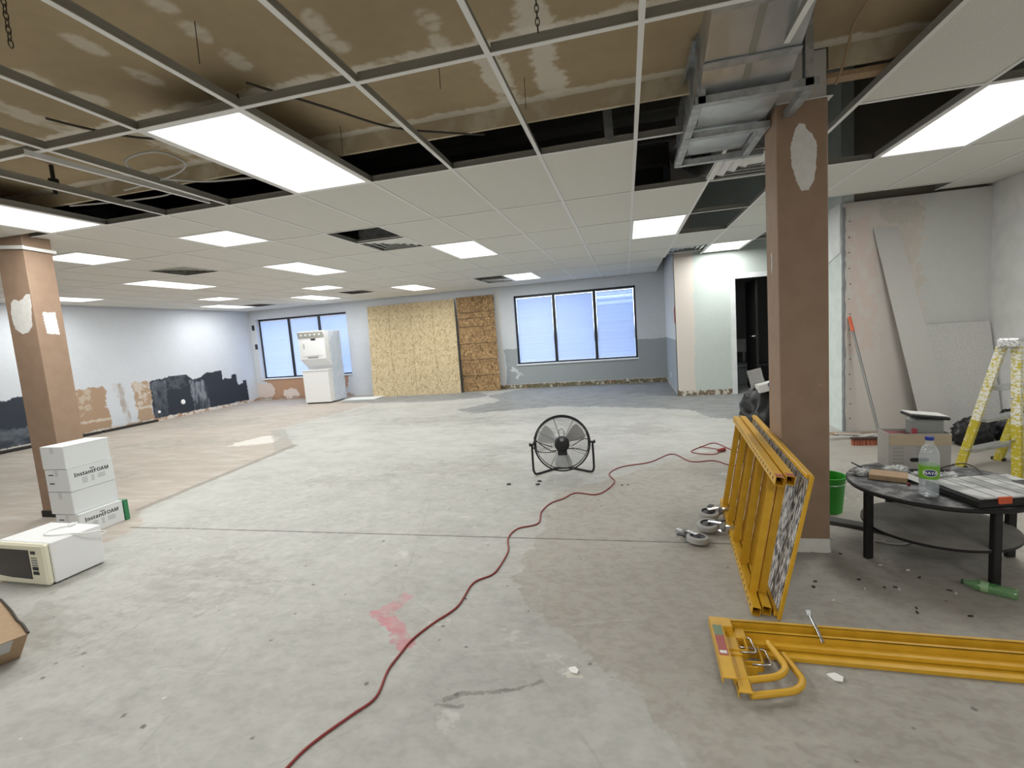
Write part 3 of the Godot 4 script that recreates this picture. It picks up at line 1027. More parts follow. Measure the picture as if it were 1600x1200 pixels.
func columns():
	# left column
	var t := thing("column", "brown square column at left with two white plaster patches, boxes at its foot", "column", Vector3(-5.17, 0, -3.31))
	struct(t)
	var s := S()
	box(s, Vector3(0, CH / 2 + 0.02, 0), Vector3(0.32, CH + 0.04, 0.22), 0.004)
	obj("shaft", s, mats.column, t)
	s = S()
	box(s, Vector3(0.0, 0.03, 0), Vector3(0.335, 0.06, 0.235))
	obj("foot", s, mats.plenum, t)
	var fz := Transform3D(Basis(), Vector3(0, 0, 0.11))
	patch_on(t, ragged(pts([-0.09, 1.96, -0.05, 1.99, 0.0, 1.97, 0.05, 1.98, 0.10, 2.02, 0.145, 2.02, 0.145, 1.92, 0.12, 1.82, 0.11, 1.74, 0.05, 1.69, -0.02, 1.68, -0.09, 1.73, -0.11, 1.80, -0.11, 1.88]), 0.012, 0.004), fz)
	var fx := Transform3D(Basis(Vector3(0, 0, -1), Vector3.UP, Vector3(1, 0, 0)), Vector3(0.16, 0, 0))
	patch_on(t, ragged(pts([-0.05, 1.86, 0.05, 1.86, 0.06, 1.66, -0.04, 1.67]), 0.012, 0.004), fx)
	s = S()
	bar(s, Vector3(-0.10, 2.44, 0.125), Vector3(0.19, 2.41, 0.125), 0.012, 0.03)
	bar(s, Vector3(0.175, 2.41, 0.13), Vector3(0.175, 2.40, -0.13), 0.012, 0.028)
	obj("metal_angle", s, mats.grid, t)
	# right column
	t = thing("column", "tall brown square column at right with oval white plaster patch near its top", "column", Vector3(0.943, 0, -3.06))
	struct(t)
	s = S()
	box(s, Vector3(0, 1.23 + 0.04, 0), Vector3(0.245, 2.38, 0.22), 0.004)
	obj("shaft", s, mats.column, t)
	s = S()
	prism(s, ragged(pts([-0.122, 0, 0.124, 0, 0.124, 0.09, -0.122, 0.085]), 0.03, 0.005), Transform3D(Basis(), Vector3(0, 0, 0.09)), 0.019)
	prism(s, ragged(pts([-0.11, 0, 0.11, 0, 0.11, 0.085, -0.11, 0.09]), 0.03, 0.005), Transform3D(Basis(Vector3(0, 0, 1), Vector3.UP, Vector3(-1, 0, 0)), Vector3(-0.10, 0, 0)), 0.02)
	box(s, Vector3(0, 0.04, 0), Vector3(0.2, 0.08, 0.18))
	obj("plaster_foot", s, mats.mud, t)
	s = S()
	box(s, Vector3(0, 2.58, -0.002), Vector3(0.236, 0.235, 0.21))
	obj("bare_top", s, mats.drywall, t)
	s = S()
	box(s, Vector3(0.015, 2.462, 0.002), Vector3(0.262, 0.004, 0.226))
	obj("metal_lip", s, mats.grid, t)
	fz = Transform3D(Basis(), Vector3(0, 0, 0.11))
	patch_on(t, ragged(pts([-0.03, 2.33, -0.01, 2.35, 0.015, 2.34, 0.025, 2.31, 0.05, 2.29, 0.066, 2.25, 0.07, 2.19, 0.064, 2.12, 0.055, 2.06, 0.03, 2.01, 0.0, 2.005, -0.022, 2.04, -0.04, 2.10, -0.052, 2.17, -0.054, 2.23, -0.045, 2.28]), 0.01, 0.003), fz)
	patch_on(t, ragged(pts([-0.112, 1.70, -0.095, 1.72, -0.1, 1.62, -0.112, 1.6]), 0.03, 0.004), Transform3D(Basis(Vector3(0, 0, 1), Vector3.UP, Vector3(-1, 0, 0)), Vector3(-0.1225, 0, 0.1)))
	patch_on(t, ragged(pts([0.05, 0.985, 0.085, 0.965, 0.118, 0.962, 0.118, 0.955, 0.08, 0.958]), 0.02, 0.002), fz, 0.001, mats.card)

func osb_material(base: Color, light: Color, darkc: Color, lines: Array, sd: int) -> StandardMaterial3D:
	var w := 360
	var h := 720
	var im := Image.create(w, h, false, Image.FORMAT_RGB8)
	im.fill(base)
	var r := RandomNumberGenerator.new()
	r.seed = sd
	for k in 5200:
		var p := Vector2(r.randf() * w, r.randf() * h)
		var d := Vector2.from_angle(r.randfn(PI / 2, 0.75))
		var l := r.randf_range(9, 30)
		var hw := r.randf_range(0.9, 3.4)
		var c := base.lerp(light if r.randf() < 0.6 else darkc, r.randf() * (1.0 if r.randf() < 0.25 else 0.7))
		var n := Vector2(-d.y, d.x)
		for a in int(l):
			for b in range(-int(hw), int(hw) + 1):
				var q := p + d * (a - l / 2) + n * b
				if q.x >= 0 and q.y >= 0 and q.x < w and q.y < h:
					im.set_pixel(int(q.x), int(q.y), c)
	for q in lines:
		for y in h:
			for x in range(int(q) - 2, int(q) + 3):
				if r.randf() < 0.55:
					im.set_pixel(x, y, im.get_pixel(x, y).lerp(darkc, 0.5))
	var m := mat(Color.WHITE, 0.85)
	m.albedo_texture = ImageTexture.create_from_image(im)
	return m

func leaning(x0: float, x1: float, zb: float, zt: float, h: float) -> Transform3D:
	# local x along the board, local y up the lean, local z out of its face
	var up := Vector3(0, sqrt(h * h - pow(zt - zb, 2)), zt - zb).normalized()
	return Transform3D(Basis(Vector3.RIGHT, up, Vector3.RIGHT.cross(up)), Vector3(x0, 0, zb))

func boards():
	var pale := osb_material(c8(190, 172, 138), c8(214, 200, 170), c8(138, 116, 84), [176, 180], 61)
	var tawny := osb_material(c8(142, 112, 76), c8(206, 176, 130), c8(64, 46, 30), [], 62)
	var lab := ["pale strand board leaning on the far wall, the left one", "pale strand board leaning on the far wall, beside the dark strips"]
	var xs := [[-6.42, -5.20], [-5.195, -4.02]]
	for k in 2:
		var x0: float = xs[k][0]
		var x1: float = xs[k][1]
		# tops sit a little left of the feet
		var xf := leaning(x0, x1, -11.22, -11.60, 2.36)
		xf.basis.y = (xf.basis.y + Vector3(-0.055, 0, 0)).normalized()
		var w := x1 - x0
		uvf = func(p: Vector3) -> Vector2:
			var q := xf.affine_inverse() * p
			return Vector2(q.x / w, 1.0 - q.y / 2.36)
		var s := S()
		prism(s, [Vector2(0, 0), Vector2(w, 0), Vector2(w, 2.36), Vector2(0, 2.36)], xf, 0.012)
		tag(obj("strand_board", s, pale), lab[k], "board", "pale strand boards")
	var t := thing("strip_board", "darker brown strand board panel of stacked horizontal strips against the wall", "board")
	var xf := leaning(-4.02, -3.06, -11.42, -11.61, 2.36)
	xf.basis.y = (xf.basis.y + Vector3(-0.03, 0, 0)).normalized()
	var ys := [0.0, 0.39, 0.79, 1.19, 1.61, 1.82, 1.97, 2.36]
	uvf = func(p: Vector3) -> Vector2:
		var q := xf.affine_inverse() * p
		return Vector2(q.x / 1.2, 1.0 - q.y / 2.4)
	for k in ys.size() - 1:
		var s := S()
		prism(s, [Vector2(0, ys[k] + 0.005), Vector2(0.96, ys[k] + 0.005), Vector2(0.96, ys[k + 1] - 0.005), Vector2(0, ys[k + 1] - 0.005)], xf, 0.014 + 0.003 * (k % 2))
		obj("strip", s, tawny, t)
	uvf = null
	# drywall strip and ceiling tile leaning in the right corner
	var s := S()
	var a := Vector3(2.60, 2.19, -6.035)
	var b := Vector3(2.83, 2.18, -6.035)
	var c := Vector3(3.20, 0.0, -5.72)
	var d := Vector3(2.93, 0.0, -5.72)
	var nn := (b - a).cross(d - a).normalized() * -0.013
	if nn.z < 0:
		nn = -nn
	for q in [[a, b, c, d, -nn], [a + nn, b + nn, c + nn, d + nn, nn], [a, b, b + nn, a + nn, Vector3.UP], [b, c, c + nn, b + nn, Vector3.RIGHT], [d, a, a + nn, d + nn, Vector3.LEFT], [c, d, d + nn, c + nn, Vector3.DOWN]]:
		quad(s, q[0], q[1], q[2], q[3], q[4])
	tag(obj("drywall_strip", s, mats.drywall), "tall narrow grey drywall strip leaning slantwise on the right back wall", "drywall")
	s = S()
	xf = leaning(3.07, 3.645, -5.78, -6.02, 1.16)
	prism(s, [Vector2(0, 0), Vector2(0.57, 0), Vector2(0.57, 1.16), Vector2(0, 1.16)], xf, 0.016)
	tag(obj("leaning_ceiling_tile", s, grain(c8(190, 189, 186), c8(206, 205, 202), 0.1, 2.0, 63, 0.95, 0.3, 0.55)), "speckled white ceiling tile leaning on the wall behind the ladder", "ceiling tile")
	# broken skirting strip along the left wall
	s = S()
	for q in [[-5.2, -6.2, 0.12], [-6.3, -7.3, 0.10], [-7.35, -8.5, 0.09]]:
		bx(s, Vector3(-10.28, 0.0, q[1]), Vector3(-10.28 + q[2], 0.045, q[0]), 0.006)
	struct(obj("baseboard_left", s, mats.plenum))

func big_objects():
	# ---- duct above the right column, framed with steel studs
	var t := thing("air_duct", "shiny sheet-metal duct sloping down from the bare ceiling beside the right column", "duct", Vector3(0.59, 2.43, -2.62))
	var s := S()
	var prof := pts([1.15, 0.49, 0.0, 0.0, -0.85, 0.0, -0.85, 0.30, -0.05, 0.30, 1.05, 0.77])
	prism(s, prof, Transform3D(Basis(Vector3(0, 0, 1), Vector3.UP, Vector3(-1, 0, 0)), Vector3(0.195, 0, 0)), 0.39)
	obj("duct_body", s, mats.duct, t)
	for k in 4:
		var d := 0.16 + k * 0.24
		s = S()
		bar(s, Vector3(-0.20, d * 0.426 - 0.008, d), Vector3(0.20, d * 0.426 - 0.008, d), 0.035, 0.008, Vector3(0, 0.92, -0.39))
		obj("drive_cleat", s, mats.steel, t)
	s = S()
	bar(s, Vector3(0, 0.02, 0.05), Vector3(0, 0.28, 0.66), 0.03, 0.002, Vector3(0, 0.92, -0.39))
	obj("seam", s, mats.web, t)
	t = thing("stud_frame", "galvanised steel stud box hanging round the duct and right column", "stud frame")
	var stud := func(a: Vector3, b: Vector3, up: Vector3):
		var d := (b - a).normalized()
		var x := up.cross(d).normalized()
		var q := S()
		# C section: web and two flanges
		bar(q, a, b, 0.042, 0.002, up)
		for sg in [-1.0, 1.0]:
			bar(q, a + x * 0.021 * sg + up * 0.016, b + x * 0.021 * sg + up * 0.016, 0.002, 0.034, up)
		obj("stud", q, mats.steel, t)
	var y := 2.385
	stud.call(Vector3(0.37, y, -2.60), Vector3(0.90, y, -2.60), Vector3.UP)
	stud.call(Vector3(0.37, y, -3.05), Vector3(0.815, y, -3.05), Vector3.UP)
	stud.call(Vector3(0.37, y, -3.52), Vector3(0.90, y, -3.52), Vector3.UP)
	stud.call(Vector3(0.385, y + 0.002, -2.58), Vector3(0.385, y + 0.002, -3.54), Vector3.UP)
	stud.call(Vector3(0.875, y + 0.002, -2.58), Vector3(0.875, y + 0.002, -2.94), Vector3.UP)
	stud.call(Vector3(0.79, y + 0.002, -3.06), Vector3(0.79, y + 0.002, -3.54), Vector3.UP)
	for q in [[0.385, -2.60], [0.385, -2.85], [0.385, -3.05], [0.385, -3.30], [0.385, -3.52], [0.875, -2.60]]:
		stud.call(Vector3(q[0], y, q[1]), Vector3(q[0], UP - 0.002, q[1]), Vector3(1 if q[0] < 0.5 else -1, 0, 0))
	stud.call(Vector3(0.385, UP - 0.03, -2.58), Vector3(0.385, UP - 0.03, -2.95), Vector3.DOWN)
	# flexible duct in the open bay
	t = thing("flexible_duct", "crumpled grey flexible duct inside the open bay behind the right column", "duct", Vector3(1.0, 2.76, -4.6))
	s = S()
	var path := spline([Vector3(-0.35, 0.35, -1.0), Vector3(-0.15, 0.12, -0.7), Vector3(-0.05, 0.08, -0.2), Vector3(0.05, 0.09, 0.35), Vector3(0.0, 0.12, 0.7)], 10)
	for k in path.size():
		lathe(s, [Vector2(0.11, -0.03), Vector2(0.125, 0.0), Vector2(0.11, 0.03)], 18, Transform3D(Basis(Vector3(1, 0, 0), PI / 2), path[k]))
	obj("hose", s, mats.steel, t)
	# ---- metal strap standing on the tile edge
	s = S()
	bar(s, Vector3(-0.045, CH + 0.02, -3.27), Vector3(-0.055, 2.80, -3.30), 0.055, 0.002, Vector3(0, 0, 1))
	bar(s, Vector3(-0.055, 2.74, -3.297), Vector3(-0.056, 2.81, -3.297), 0.062, 0.004, Vector3(0, 0, 1))
	tag(obj("steel_strap", s, mats.steel), "short grey steel strap standing up at the edge of the first tile row", "strap")
	# ---- chains and cables from the bare ceiling
	var chain := func(at: Vector3, n: int, label: String):
		var ch := thing("chain", label, "chain", at, 0.0, "hanging chains")
		for k in n:
			var q := S()
			var c := Vector3(0, -0.014 - k * 0.023, 0)
			var ring := []
			for a in 12:
				var u := Vector3(cos(TAU * a / 12) * 0.0075, sin(TAU * a / 12) * 0.016, 0)
				ring.append(c + (u if k % 2 == 0 else Vector3(0, u.y, u.x)))
			tube(q, ring, 0.002, 6, true)
			obj("link", q, mats.darkwire, ch)
	chain.call(Vector3(-0.264, UP, -1.9), 10, "short rusty chain hanging near the top centre of the photo")
	chain.call(Vector3(-2.08, UP, -1.4), 8, "dark chain hanging at the upper left corner")
	var wire := func(p: Array, r: float, m: Material, n: String, label: String, cat := "cable"):
		var q := S()
		tube(q, spline(p, 8), r, 7)
		tag(obj(n, q, m), label, cat)
	wire.call([Vector3(-2.75, 2.60, -1.95), Vector3(-2.60, 2.56, -2.05), Vector3(-2.45, 2.548, -2.2), Vector3(-2.2, 2.56, -2.35), Vector3(-1.98, 2.60, -2.35), Vector3(-1.9, 2.66, -2.28), Vector3(-1.88, 2.69, -2.25)], 0.006, mats.darkwire, "ceiling_cable", "dark cable sagging through the upper left bare grid")
	wire.call([Vector3(-3.35, 2.56, -2.8), Vector3(-2.98, 2.545, -2.72), Vector3(-2.72, 2.55, -2.66), Vector3(-2.62, 2.58, -2.6), Vector3(-2.72, 2.62, -2.5), Vector3(-2.95, 2.60, -2.5), Vector3(-2.98, 2.56, -2.66), Vector3(-2.75, 2.545, -2.84), Vector3(-2.52, 2.56, -2.95), Vector3(-2.36, 2.62, -3.15)], 0.007, mats.wire, "coiled_cable", "pale coiled cable looped over the grid left of the big light panel")
	wire.call([Vector3(-4.0, 2.56, -2.9), Vector3(-3.6, 2.55, -2.95), Vector3(-3.2, 2.55, -2.98), Vector3(-3.0, 2.56, -2.9), Vector3(-2.92, 2.58, -2.8)], 0.006, mats.wire, "ceiling_cable", "pale cable lying along the grid above the left column")
	wire.call([Vector3(-1.6, 2.57, -1.98), Vector3(-1.4, 2.56, -2.3), Vector3(-1.22, 2.56, -2.62), Vector3(-0.98, 2.58, -2.86), Vector3(-0.8, 2.61, -3.05)], 0.006, mats.darkwire, "ceiling_cable", "dark cable running diagonally behind the middle grid bars")
	wire.call([Vector3(1.04, 2.69, -2.1), Vector3(1.06, 2.66, -2.5), Vector3(1.09, 2.67, -2.72), Vector3(1.11, 2.6, -2.85), Vector3(1.09, 2.5, -2.92)], 0.006, mats.card, "ceiling_cable", "tan cable hanging beside the right column top")
	for q in [[-0.80, -2.3, "thin wire dropping to the bare grid above the floor fan"], [-1.64, -2.80, "thin hanger wire at the right edge of the big light panel"], [-0.46, -2.66, "thin hanger wire near the centre grid bar"], [-1.62, -1.75, "thin hanger wire at upper left between two grid bars"]]:
		s = S()
		tube(s, [Vector3(q[0], CH + 0.03, q[1]), Vector3(q[0] + 0.003, UP, q[1])], 0.0018, 5)
		tag(obj("hanger_wire", s, mats.darkwire), q[2], "wire", "hanger wires")
	# ---- stacked laundry centre wrapped in film
	t = thing("laundry_center", "white stacked washer and dryer wrapped in plastic film before the left window", "washer dryer", Vector3(-7.44, 0, -10.36), 0.06)
	s = S()
	box(s, Vector3(0, 0.42, -0.37), Vector3(0.68, 0.78, 0.74), 0.012)
	obj("washer_cabinet", s, mats.appliance, t)
	s = S()
	box(s, Vector3(0, 0.02, -0.37), Vector3(0.62, 0.04, 0.66))
	obj("plinth", s, mats.plenum, t)
	s = S()
	box(s, Vector3(0, 0.822, -0.36), Vector3(0.69, 0.024, 0.75), 0.008)
	obj("washer_lid", s, mats.appliance, t)
	s = S()
	prism(s, pts([0.0, 1.10, -0.30, 0.86, -0.30, 0.835, -0.74, 0.835, -0.74, 1.78, -0.04, 1.78, 0.0, 1.72]), Transform3D(Basis(Vector3(0, 0, 1), Vector3.UP, Vector3(-1, 0, 0)), Vector3(0.34, 0, 0)), 0.68)
	obj("dryer_cabinet", s, mats.appliance, t)
	s = S()
	box(s, Vector3(0, 1.69, 0.015), Vector3(0.68, 0.15, 0.03), 0.004, Basis(Vector3(1, 0, 0), 0.25))
	var pn := obj("control_panel", s, mat(c8(172, 172, 166), 0.4), t)
	for k in 5:
		s = S()
		cyl(s, Vector3(-0.24 + k * 0.12, 1.69, 0.03), Vector3(-0.24 + k * 0.12, 1.685, 0.05), 0.022, 0.019, 14)
		obj("knob", s, mats.appliance, pn)
	s = S()
	box(s, Vector3(0, 1.36, 0.008), Vector3(0.5, 0.36, 0.02), 0.006)
	var dd := obj("dryer_door", s, mats.appliance, t)
	s = S()
	box(s, Vector3(-0.2, 1.42, 0.022), Vector3(0.02, 0.12, 0.012), 0.003)
	obj("door_pull", s, mats.greyprint, dd)
	s = S()
	box(s, Vector3(0.05, 1.575, 0.004), Vector3(0.12, 0.045, 0.008))
	obj("label_plate", s, mats.print, t)
	s = S()
	box(s, Vector3(0, 1.14, 0.004), Vector3(0.28, 0.03, 0.008), 0.003)
	obj("vent_slot", s, mats.greyprint, t)
	# crinkled film on the right side
	s = S()
	var fn := FastNoiseLite.new()
	fn.seed = 5
	fn.frequency = 5.0
	fn.fractal_octaves = 3
	var F := func(i: int, j: int) -> Vector3:
		var zz := -0.18 - 0.56 * i / 16.0
		var yy := 0.03 + 1.74 * j / 44.0
		return Vector3(0.352 + 0.018 * (fn.get_noise_2d(zz, yy) + 0.5), yy, zz)
	for i in 16:
		for j in 44:
			quad(s, F.call(i, j), F.call(i + 1, j), F.call(i + 1, j + 1), F.call(i, j + 1), Vector3.RIGHT, 1)
	var film := mat(Color(0.86, 0.92, 1.0, 0.45), 0.12)
	film.transparency = BaseMaterial3D.TRANSPARENCY_ALPHA
	obj("plastic_film", s, film, t)
	# sheet of board on the floor behind it
	s = S()
	box(s, Vector3(-6.55, 0.01, -10.95), Vector3(0.9, 0.02, 0.5), 0.003)
	tag(obj("floor_sheet", s, mats.white), "thin white sheet on the floor between washer and pale boards", "sheet")
	# ---- microwave
	t = thing("microwave", "white microwave oven lying on the floor at left with its cord on top", "microwave", Vector3(-3.822, -0.011, -2.30), -0.03)
	s = S()
	bx(s, Vector3(-0.235, 0.02, -0.165), Vector3(0.235, 0.285, 0.135), 0.006)
	obj("body", s, mats.appliance, t)
	s = S()
	bx(s, Vector3(-0.237, 0.018, 0.137), Vector3(0.237, 0.287, 0.175), 0.012)
	var fr := obj("front_frame", s, mats.cream, t)
	s = S()
	prism(s, pts([-0.218, 0.073, -0.08, 0.062, 0.105, 0.060, 0.105, 0.25, -0.218, 0.25]), Transform3D(Basis(), Vector3(0, 0, 0.174)), 0.004)
	obj("door_window", s, mats.glassdark, fr)
	s = S()
	bx(s, Vector3(0.125, 0.225, 0.174), Vector3(0.165, 0.245, 0.178))
	obj("clock_display", s, mats.glassdark, fr)
	for k in 12:
		s = S()
		var yy := 0.20 - (k / 3) * 0.016
		bx(s, Vector3(0.122 + (k % 3) * 0.018, yy - 0.005, 0.174), Vector3(0.136 + (k % 3) * 0.018, yy + 0.005, 0.178), 0.001)
		obj("keypad_button", s, mat(c8(150, 158, 140), 0.6) if k < 3 else mats.greyprint, fr)
	for k in 2:
		s = S()
		bx(s, Vector3(0.122, 0.09 + k * 0.03, 0.174), Vector3(0.172, 0.112 + k * 0.03, 0.178), 0.001)
		obj("keypad_button", s, mats.print, fr)
	for q in [[-0.19, -0.12], [0.19, -0.12], [-0.19, 0.1], [0.19, 0.1]]:
		s = S()
		cyl(s, Vector3(q[0], 0.011, q[1]), Vector3(q[0], 0.022, q[1]), 0.014, 0.014, 10)
		obj("foot", s, mats.black, t)
	s = S()
	tube(s, spline([Vector3(0.17, 0.20, -0.168), Vector3(0.255, 0.22, -0.185), Vector3(0.272, 0.255, -0.13), Vector3(0.255, 0.27, -0.05), Vector3(0.232, 0.291, 0.0), Vector3(0.13, 0.291, 0.035), Vector3(0.04, 0.291, 0.04), Vector3(-0.02, 0.291, -0.01), Vector3(-0.01, 0.291, -0.07), Vector3(0.02, 0.291, -0.10)], 7), 0.0045, 7)
	var cord := obj("power_cord", s, mats.paper, t)
	s = S()
	box(s, Vector3(0.035, 0.296, -0.12), Vector3(0.022, 0.018, 0.04), 0.005)
	for sg in [-1, 1]:
		box(s, Vector3(0.035 + sg * 0.006, 0.296, -0.148), Vector3(0.002, 0.007, 0.018))
	obj("plug", s, mats.paper, cord)
	# ---- four white cartons
	var bl := ["top white carton of the stack at the left column foot, unprinted side", "second carton from the top of the white stack, printed with a foam name", "third carton from the top of the white stack, unprinted side", "bottom carton of the white stack, printed side and green end"]
	for k in 4:
		var lvl := 3 - k
		t = thing("carton", bl[k], "box", Vector3(-4.475 + (0.035 if k == 3 else 0.0) - (0.01 if k == 0 else 0.0), lvl * 0.1855, -2.99), 0.0, "white cartons by the left column")
		s = S()
		bx(s, Vector3(-0.123, 0.001, -0.172), Vector3(0.123, 0.1825, 0.170), 0.003)
		obj("body", s, mats.whitebox, t)
		s = S()
		bx(s, Vector3(-0.124, 0.1815, -0.173), Vector3(0.1245, 0.1845, 0.1705))
		box(s, Vector3(0.0, 0.092, 0.1715), Vector3(0.24, 0.176, 0.003), 0.0)
		obj("lid_flap", s, mats.whitebox, t)
		s = S()
		box(s, Vector3(0.0, 0.155, 0.1735), Vector3(0.035, 0.05, 0.001))
		obj("tape", s, mat(c8(206, 208, 206), 0.3), t)
		if k % 2 == 1:
			var bs := Basis(Vector3(0, 0, -1), Vector3.UP, Vector3(1, 0, 0))
			text_on(t, "InstantFOAM", 0.042, Vector3(0.1235, 0.125, 0.0), bs, mats.print, false, 0.001, 0.0, true)
			s = S()
			box(s, Vector3(0.1235, 0.152, -0.005), Vector3(0.0012, 0.012, 0.034))
			for n in 4:
				box(s, Vector3(0.1235, 0.09 - n * 0.013, 0.06), Vector3(0.0012, 0.004, 0.04))
				box(s, Vector3(0.1235, 0.09 - n * 0.013, 0.0), Vector3(0.0012, 0.004, 0.022))
				if n < 3:
					box(s, Vector3(0.1235, 0.088 - n * 0.013, -0.07), Vector3(0.0012, 0.004, 0.06))
			stuff(obj("print", s, mats.greyprint, t))
			s = S()
			for n in 2:
				box(s, Vector3(-0.06, 0.14 - n * 0.07, 0.174), Vector3(0.05, 0.008, 0.0012))
			obj("end_print", s, mats.print, t)
		if k == 3:
			s = S()
			bx(s, Vector3(-0.1, 0.0, -0.215), Vector3(0.128, 0.178, -0.178), 0.002)
			obj("green_end", s, mat(c8(52, 128, 84), 0.6), t)
	# ---- brown cardboard box cut by the left edge
	t = thing("cardboard_box", "brown cardboard box with torn edge at the lower left corner", "box", Vector3(-2.90, 0.0, -1.55))
	var e1 := Vector3(-0.37, 0, 0.93) * 0.42
	var e2 := Vector3(-0.93, 0, -0.37) * 0.62
	var ev := Vector3(0.12, 0.145, 0.02)
	s = S()
	var c := [Vector3.ZERO, e1, e1 + e2, e2]
	quad(s, c[0] + ev, c[1] + ev, c[2] + ev, c[3] + ev, Vector3.UP)
	quad(s, c[0], c[1], c[2], c[3], Vector3.DOWN)
	for k in 4:
		var k2 := (k + 1) % 4
		quad(s, c[k], c[k2], c[k2] + ev, c[k] + ev, c[k] + c[k2] - e1 - e2)
	obj("body", s, mats.card, t)
	s = S()
	tube(s, spline([ev + Vector3(0, 0.003, 0), ev + e2 * 0.2 + Vector3(0.006, 0.006, 0), ev + e2 * 0.35 + Vector3(-0.004, 0.003, 0), ev + e2 * 0.6 + Vector3(0.005, 0.006, 0), ev + e2], 4), 0.006, 6)
	obj("torn_edge", s, mats.darkwire, t)
	s = S()
	quad(s, ev * 0.98 + e1 * 0.12 + Vector3(0.002, 0, 0), ev * 0.98 + e1 * 0.28 + Vector3(0.002, 0, 0), ev * 0.5 + e1 * 0.28 + Vector3(0.004, 0, 0), ev * 0.5 + e1 * 0.12 + Vector3(0.004, 0, 0), Vector3.RIGHT)
	obj("tape", s, mats.wire, t)

	# ---- floor fan, seen from behind
	t = thing("floor_fan", "black round floor fan with grey blades on tubular stand, mid floor", "fan", Vector3(-0.64, 0.0, -4.46), 0.14)
	var hub := Vector3(0, 0.305, 0)
	var R := 0.262
	var tilt := Basis(Vector3(1, 0, 0), -0.12)
	var P := func(a: float, r: float, z: float) -> Vector3:
		return hub + tilt * Vector3(cos(a) * r, sin(a) * r, z)
	s = S()
	for z in [0.06, 0.0, -0.06]:
		var ring := []
		for k in 48:
			ring.append(P.call(TAU * k / 48, R - (0.012 if z != 0.0 else 0.0), z))
		tube(s, ring, 0.007 if z == 0.0 else 0.004, 8, true)
	obj("rim", s, mats.black, t)
	for side in [1.0, -1.0]:
		s = S()
		for k in range(1, 13):
			var r := 0.07 + (R - 0.08) * k / 13.0
			var zz: float = side * (0.06 + 0.035 * (1.0 - pow(r / R, 2)))
			var ring := []
			for q in 40:
				ring.append(P.call(TAU * q / 40, r, zz))
			tube(s, ring, 0.0009, 4, true)
		var g := obj("guard_rear" if side > 0 else "guard_front", s, mats.frame, t)
		stuff(g)
		s = S()
		for k in 8:
			var a := TAU * (k + 0.35) / 8
			tube(s, [P.call(a, 0.05, side * 0.094), P.call(a, 0.16, side * 0.082), P.call(a, R - 0.008, side * 0.058)], 0.0016, 5)
		obj("guard_ribs", s, mats.black, g)
	for k in 3:
		s = S()
		var base := TAU * k / 3 - PI / 2 + 0.02
		var G := func(i: int, j: int) -> Vector3:
			var r := 0.045 + 0.185 * i / 8.0
			var w := lerpf(0.42, 0.46, i / 8.0) * (1.0 - 0.25 * pow(i / 8.0, 6))
			var a := base + (j / 8.0 - 0.5) * 2.0 * w
			return P.call(a, r, (j / 8.0 - 0.5) * 0.06)
		for i in 8:
			for j in 8:
				quad(s, G.call(i, j), G.call(i + 1, j), G.call(i + 1, j + 1), G.call(i, j + 1), tilt * Vector3(0, 0, 1), 1)
		obj("blade", s, mat(c8(196, 198, 200), 0.35, 0.25), t)
	s = S()
	var mx := Transform3D(tilt * Basis(Vector3(1, 0, 0), PI / 2), hub)
	lathe(s, [Vector2(0, -0.02), Vector2(0.06, -0.02), Vector2(0.07, 0.02), Vector2(0.07, 0.10), Vector2(0.055, 0.125), Vector2(0, 0.13)], 24, mx)
	var mo := obj("motor", s, mats.black, t)
	s = S()
	box(s, hub + tilt * Vector3(0, -0.075, 0.1), Vector3(0.085, 0.05, 0.04), 0.008, tilt)
	obj("switch_box", s, mats.black, mo)
	s = S()
	box(s, hub + tilt * Vector3(0, 0.045, 0.122), Vector3(0.034, 0.03, 0.012), 0.002, tilt)
	obj("maker_label", s, mats.greyprint, mo)
	s = S()
	tube(s, spline([hub + tilt * Vector3(-0.02, 0.06, 0.11), hub + tilt * Vector3(-0.025, 0.12, 0.11), hub + tilt * Vector3(0, 0.145, 0.11), hub + tilt * Vector3(0.025, 0.12, 0.11), hub + tilt * Vector3(0.02, 0.06, 0.11)], 6), 0.0025, 6)
	obj("hook", s, mats.black, t)
	s = S()
	tube(s, spline([Vector3(-0.285, 0.31, 0), Vector3(-0.287, 0.1, 0), Vector3(-0.28, 0.035, -0.005), Vector3(-0.245, 0.012, -0.03), Vector3(-0.06, 0.012, -0.19), Vector3(0.06, 0.012, -0.19), Vector3(0.245, 0.012, -0.03), Vector3(0.28, 0.035, -0.005), Vector3(0.287, 0.1, 0), Vector3(0.285, 0.31, 0)], 7), 0.0105, 10)
	obj("stand", s, mats.black, t)
	for sg in [-1.0, 1.0]:
		s = S()
		cyl(s, Vector3(sg * 0.255, 0.305, 0), Vector3(sg * 0.305, 0.305, 0), 0.009, 0.009, 10)
		cyl(s, Vector3(sg * 0.297, 0.305, 0), Vector3(sg * 0.312, 0.305, 0), 0.018, 0.015, 10)
		obj("pivot_knob", s, mats.black, t)
	s = S()
	tube(s, spline([hub + Vector3(-0.26, 0.09, 0.1), hub + Vector3(-0.2, 0.03, 0.12), hub + Vector3(-0.1, -0.035, 0.13), hub + Vector3(0.02, -0.02, 0.14), hub + Vector3(0.14, -0.03, 0.13), hub + Vector3(0.23, -0.055, 0.11), hub + Vector3(0.25, 0.03, 0.09), hub + Vector3(0.2, 0.055, 0.11), hub + Vector3(0.09, 0.0, 0.13)], 7), 0.0042, 7)
	tube(s, spline([hub + Vector3(-0.09, 0.0, 0.13), hub + Vector3(-0.18, 0.03, 0.12), hub + Vector3(-0.255, 0.05, 0.09), hub + Vector3(-0.27, -0.02, 0.05), hub + Vector3(-0.2, -0.05, 0.11), hub + Vector3(-0.06, -0.045, 0.14)], 7), 0.0042, 7)
	obj("power_cord", s, mats.black, t)

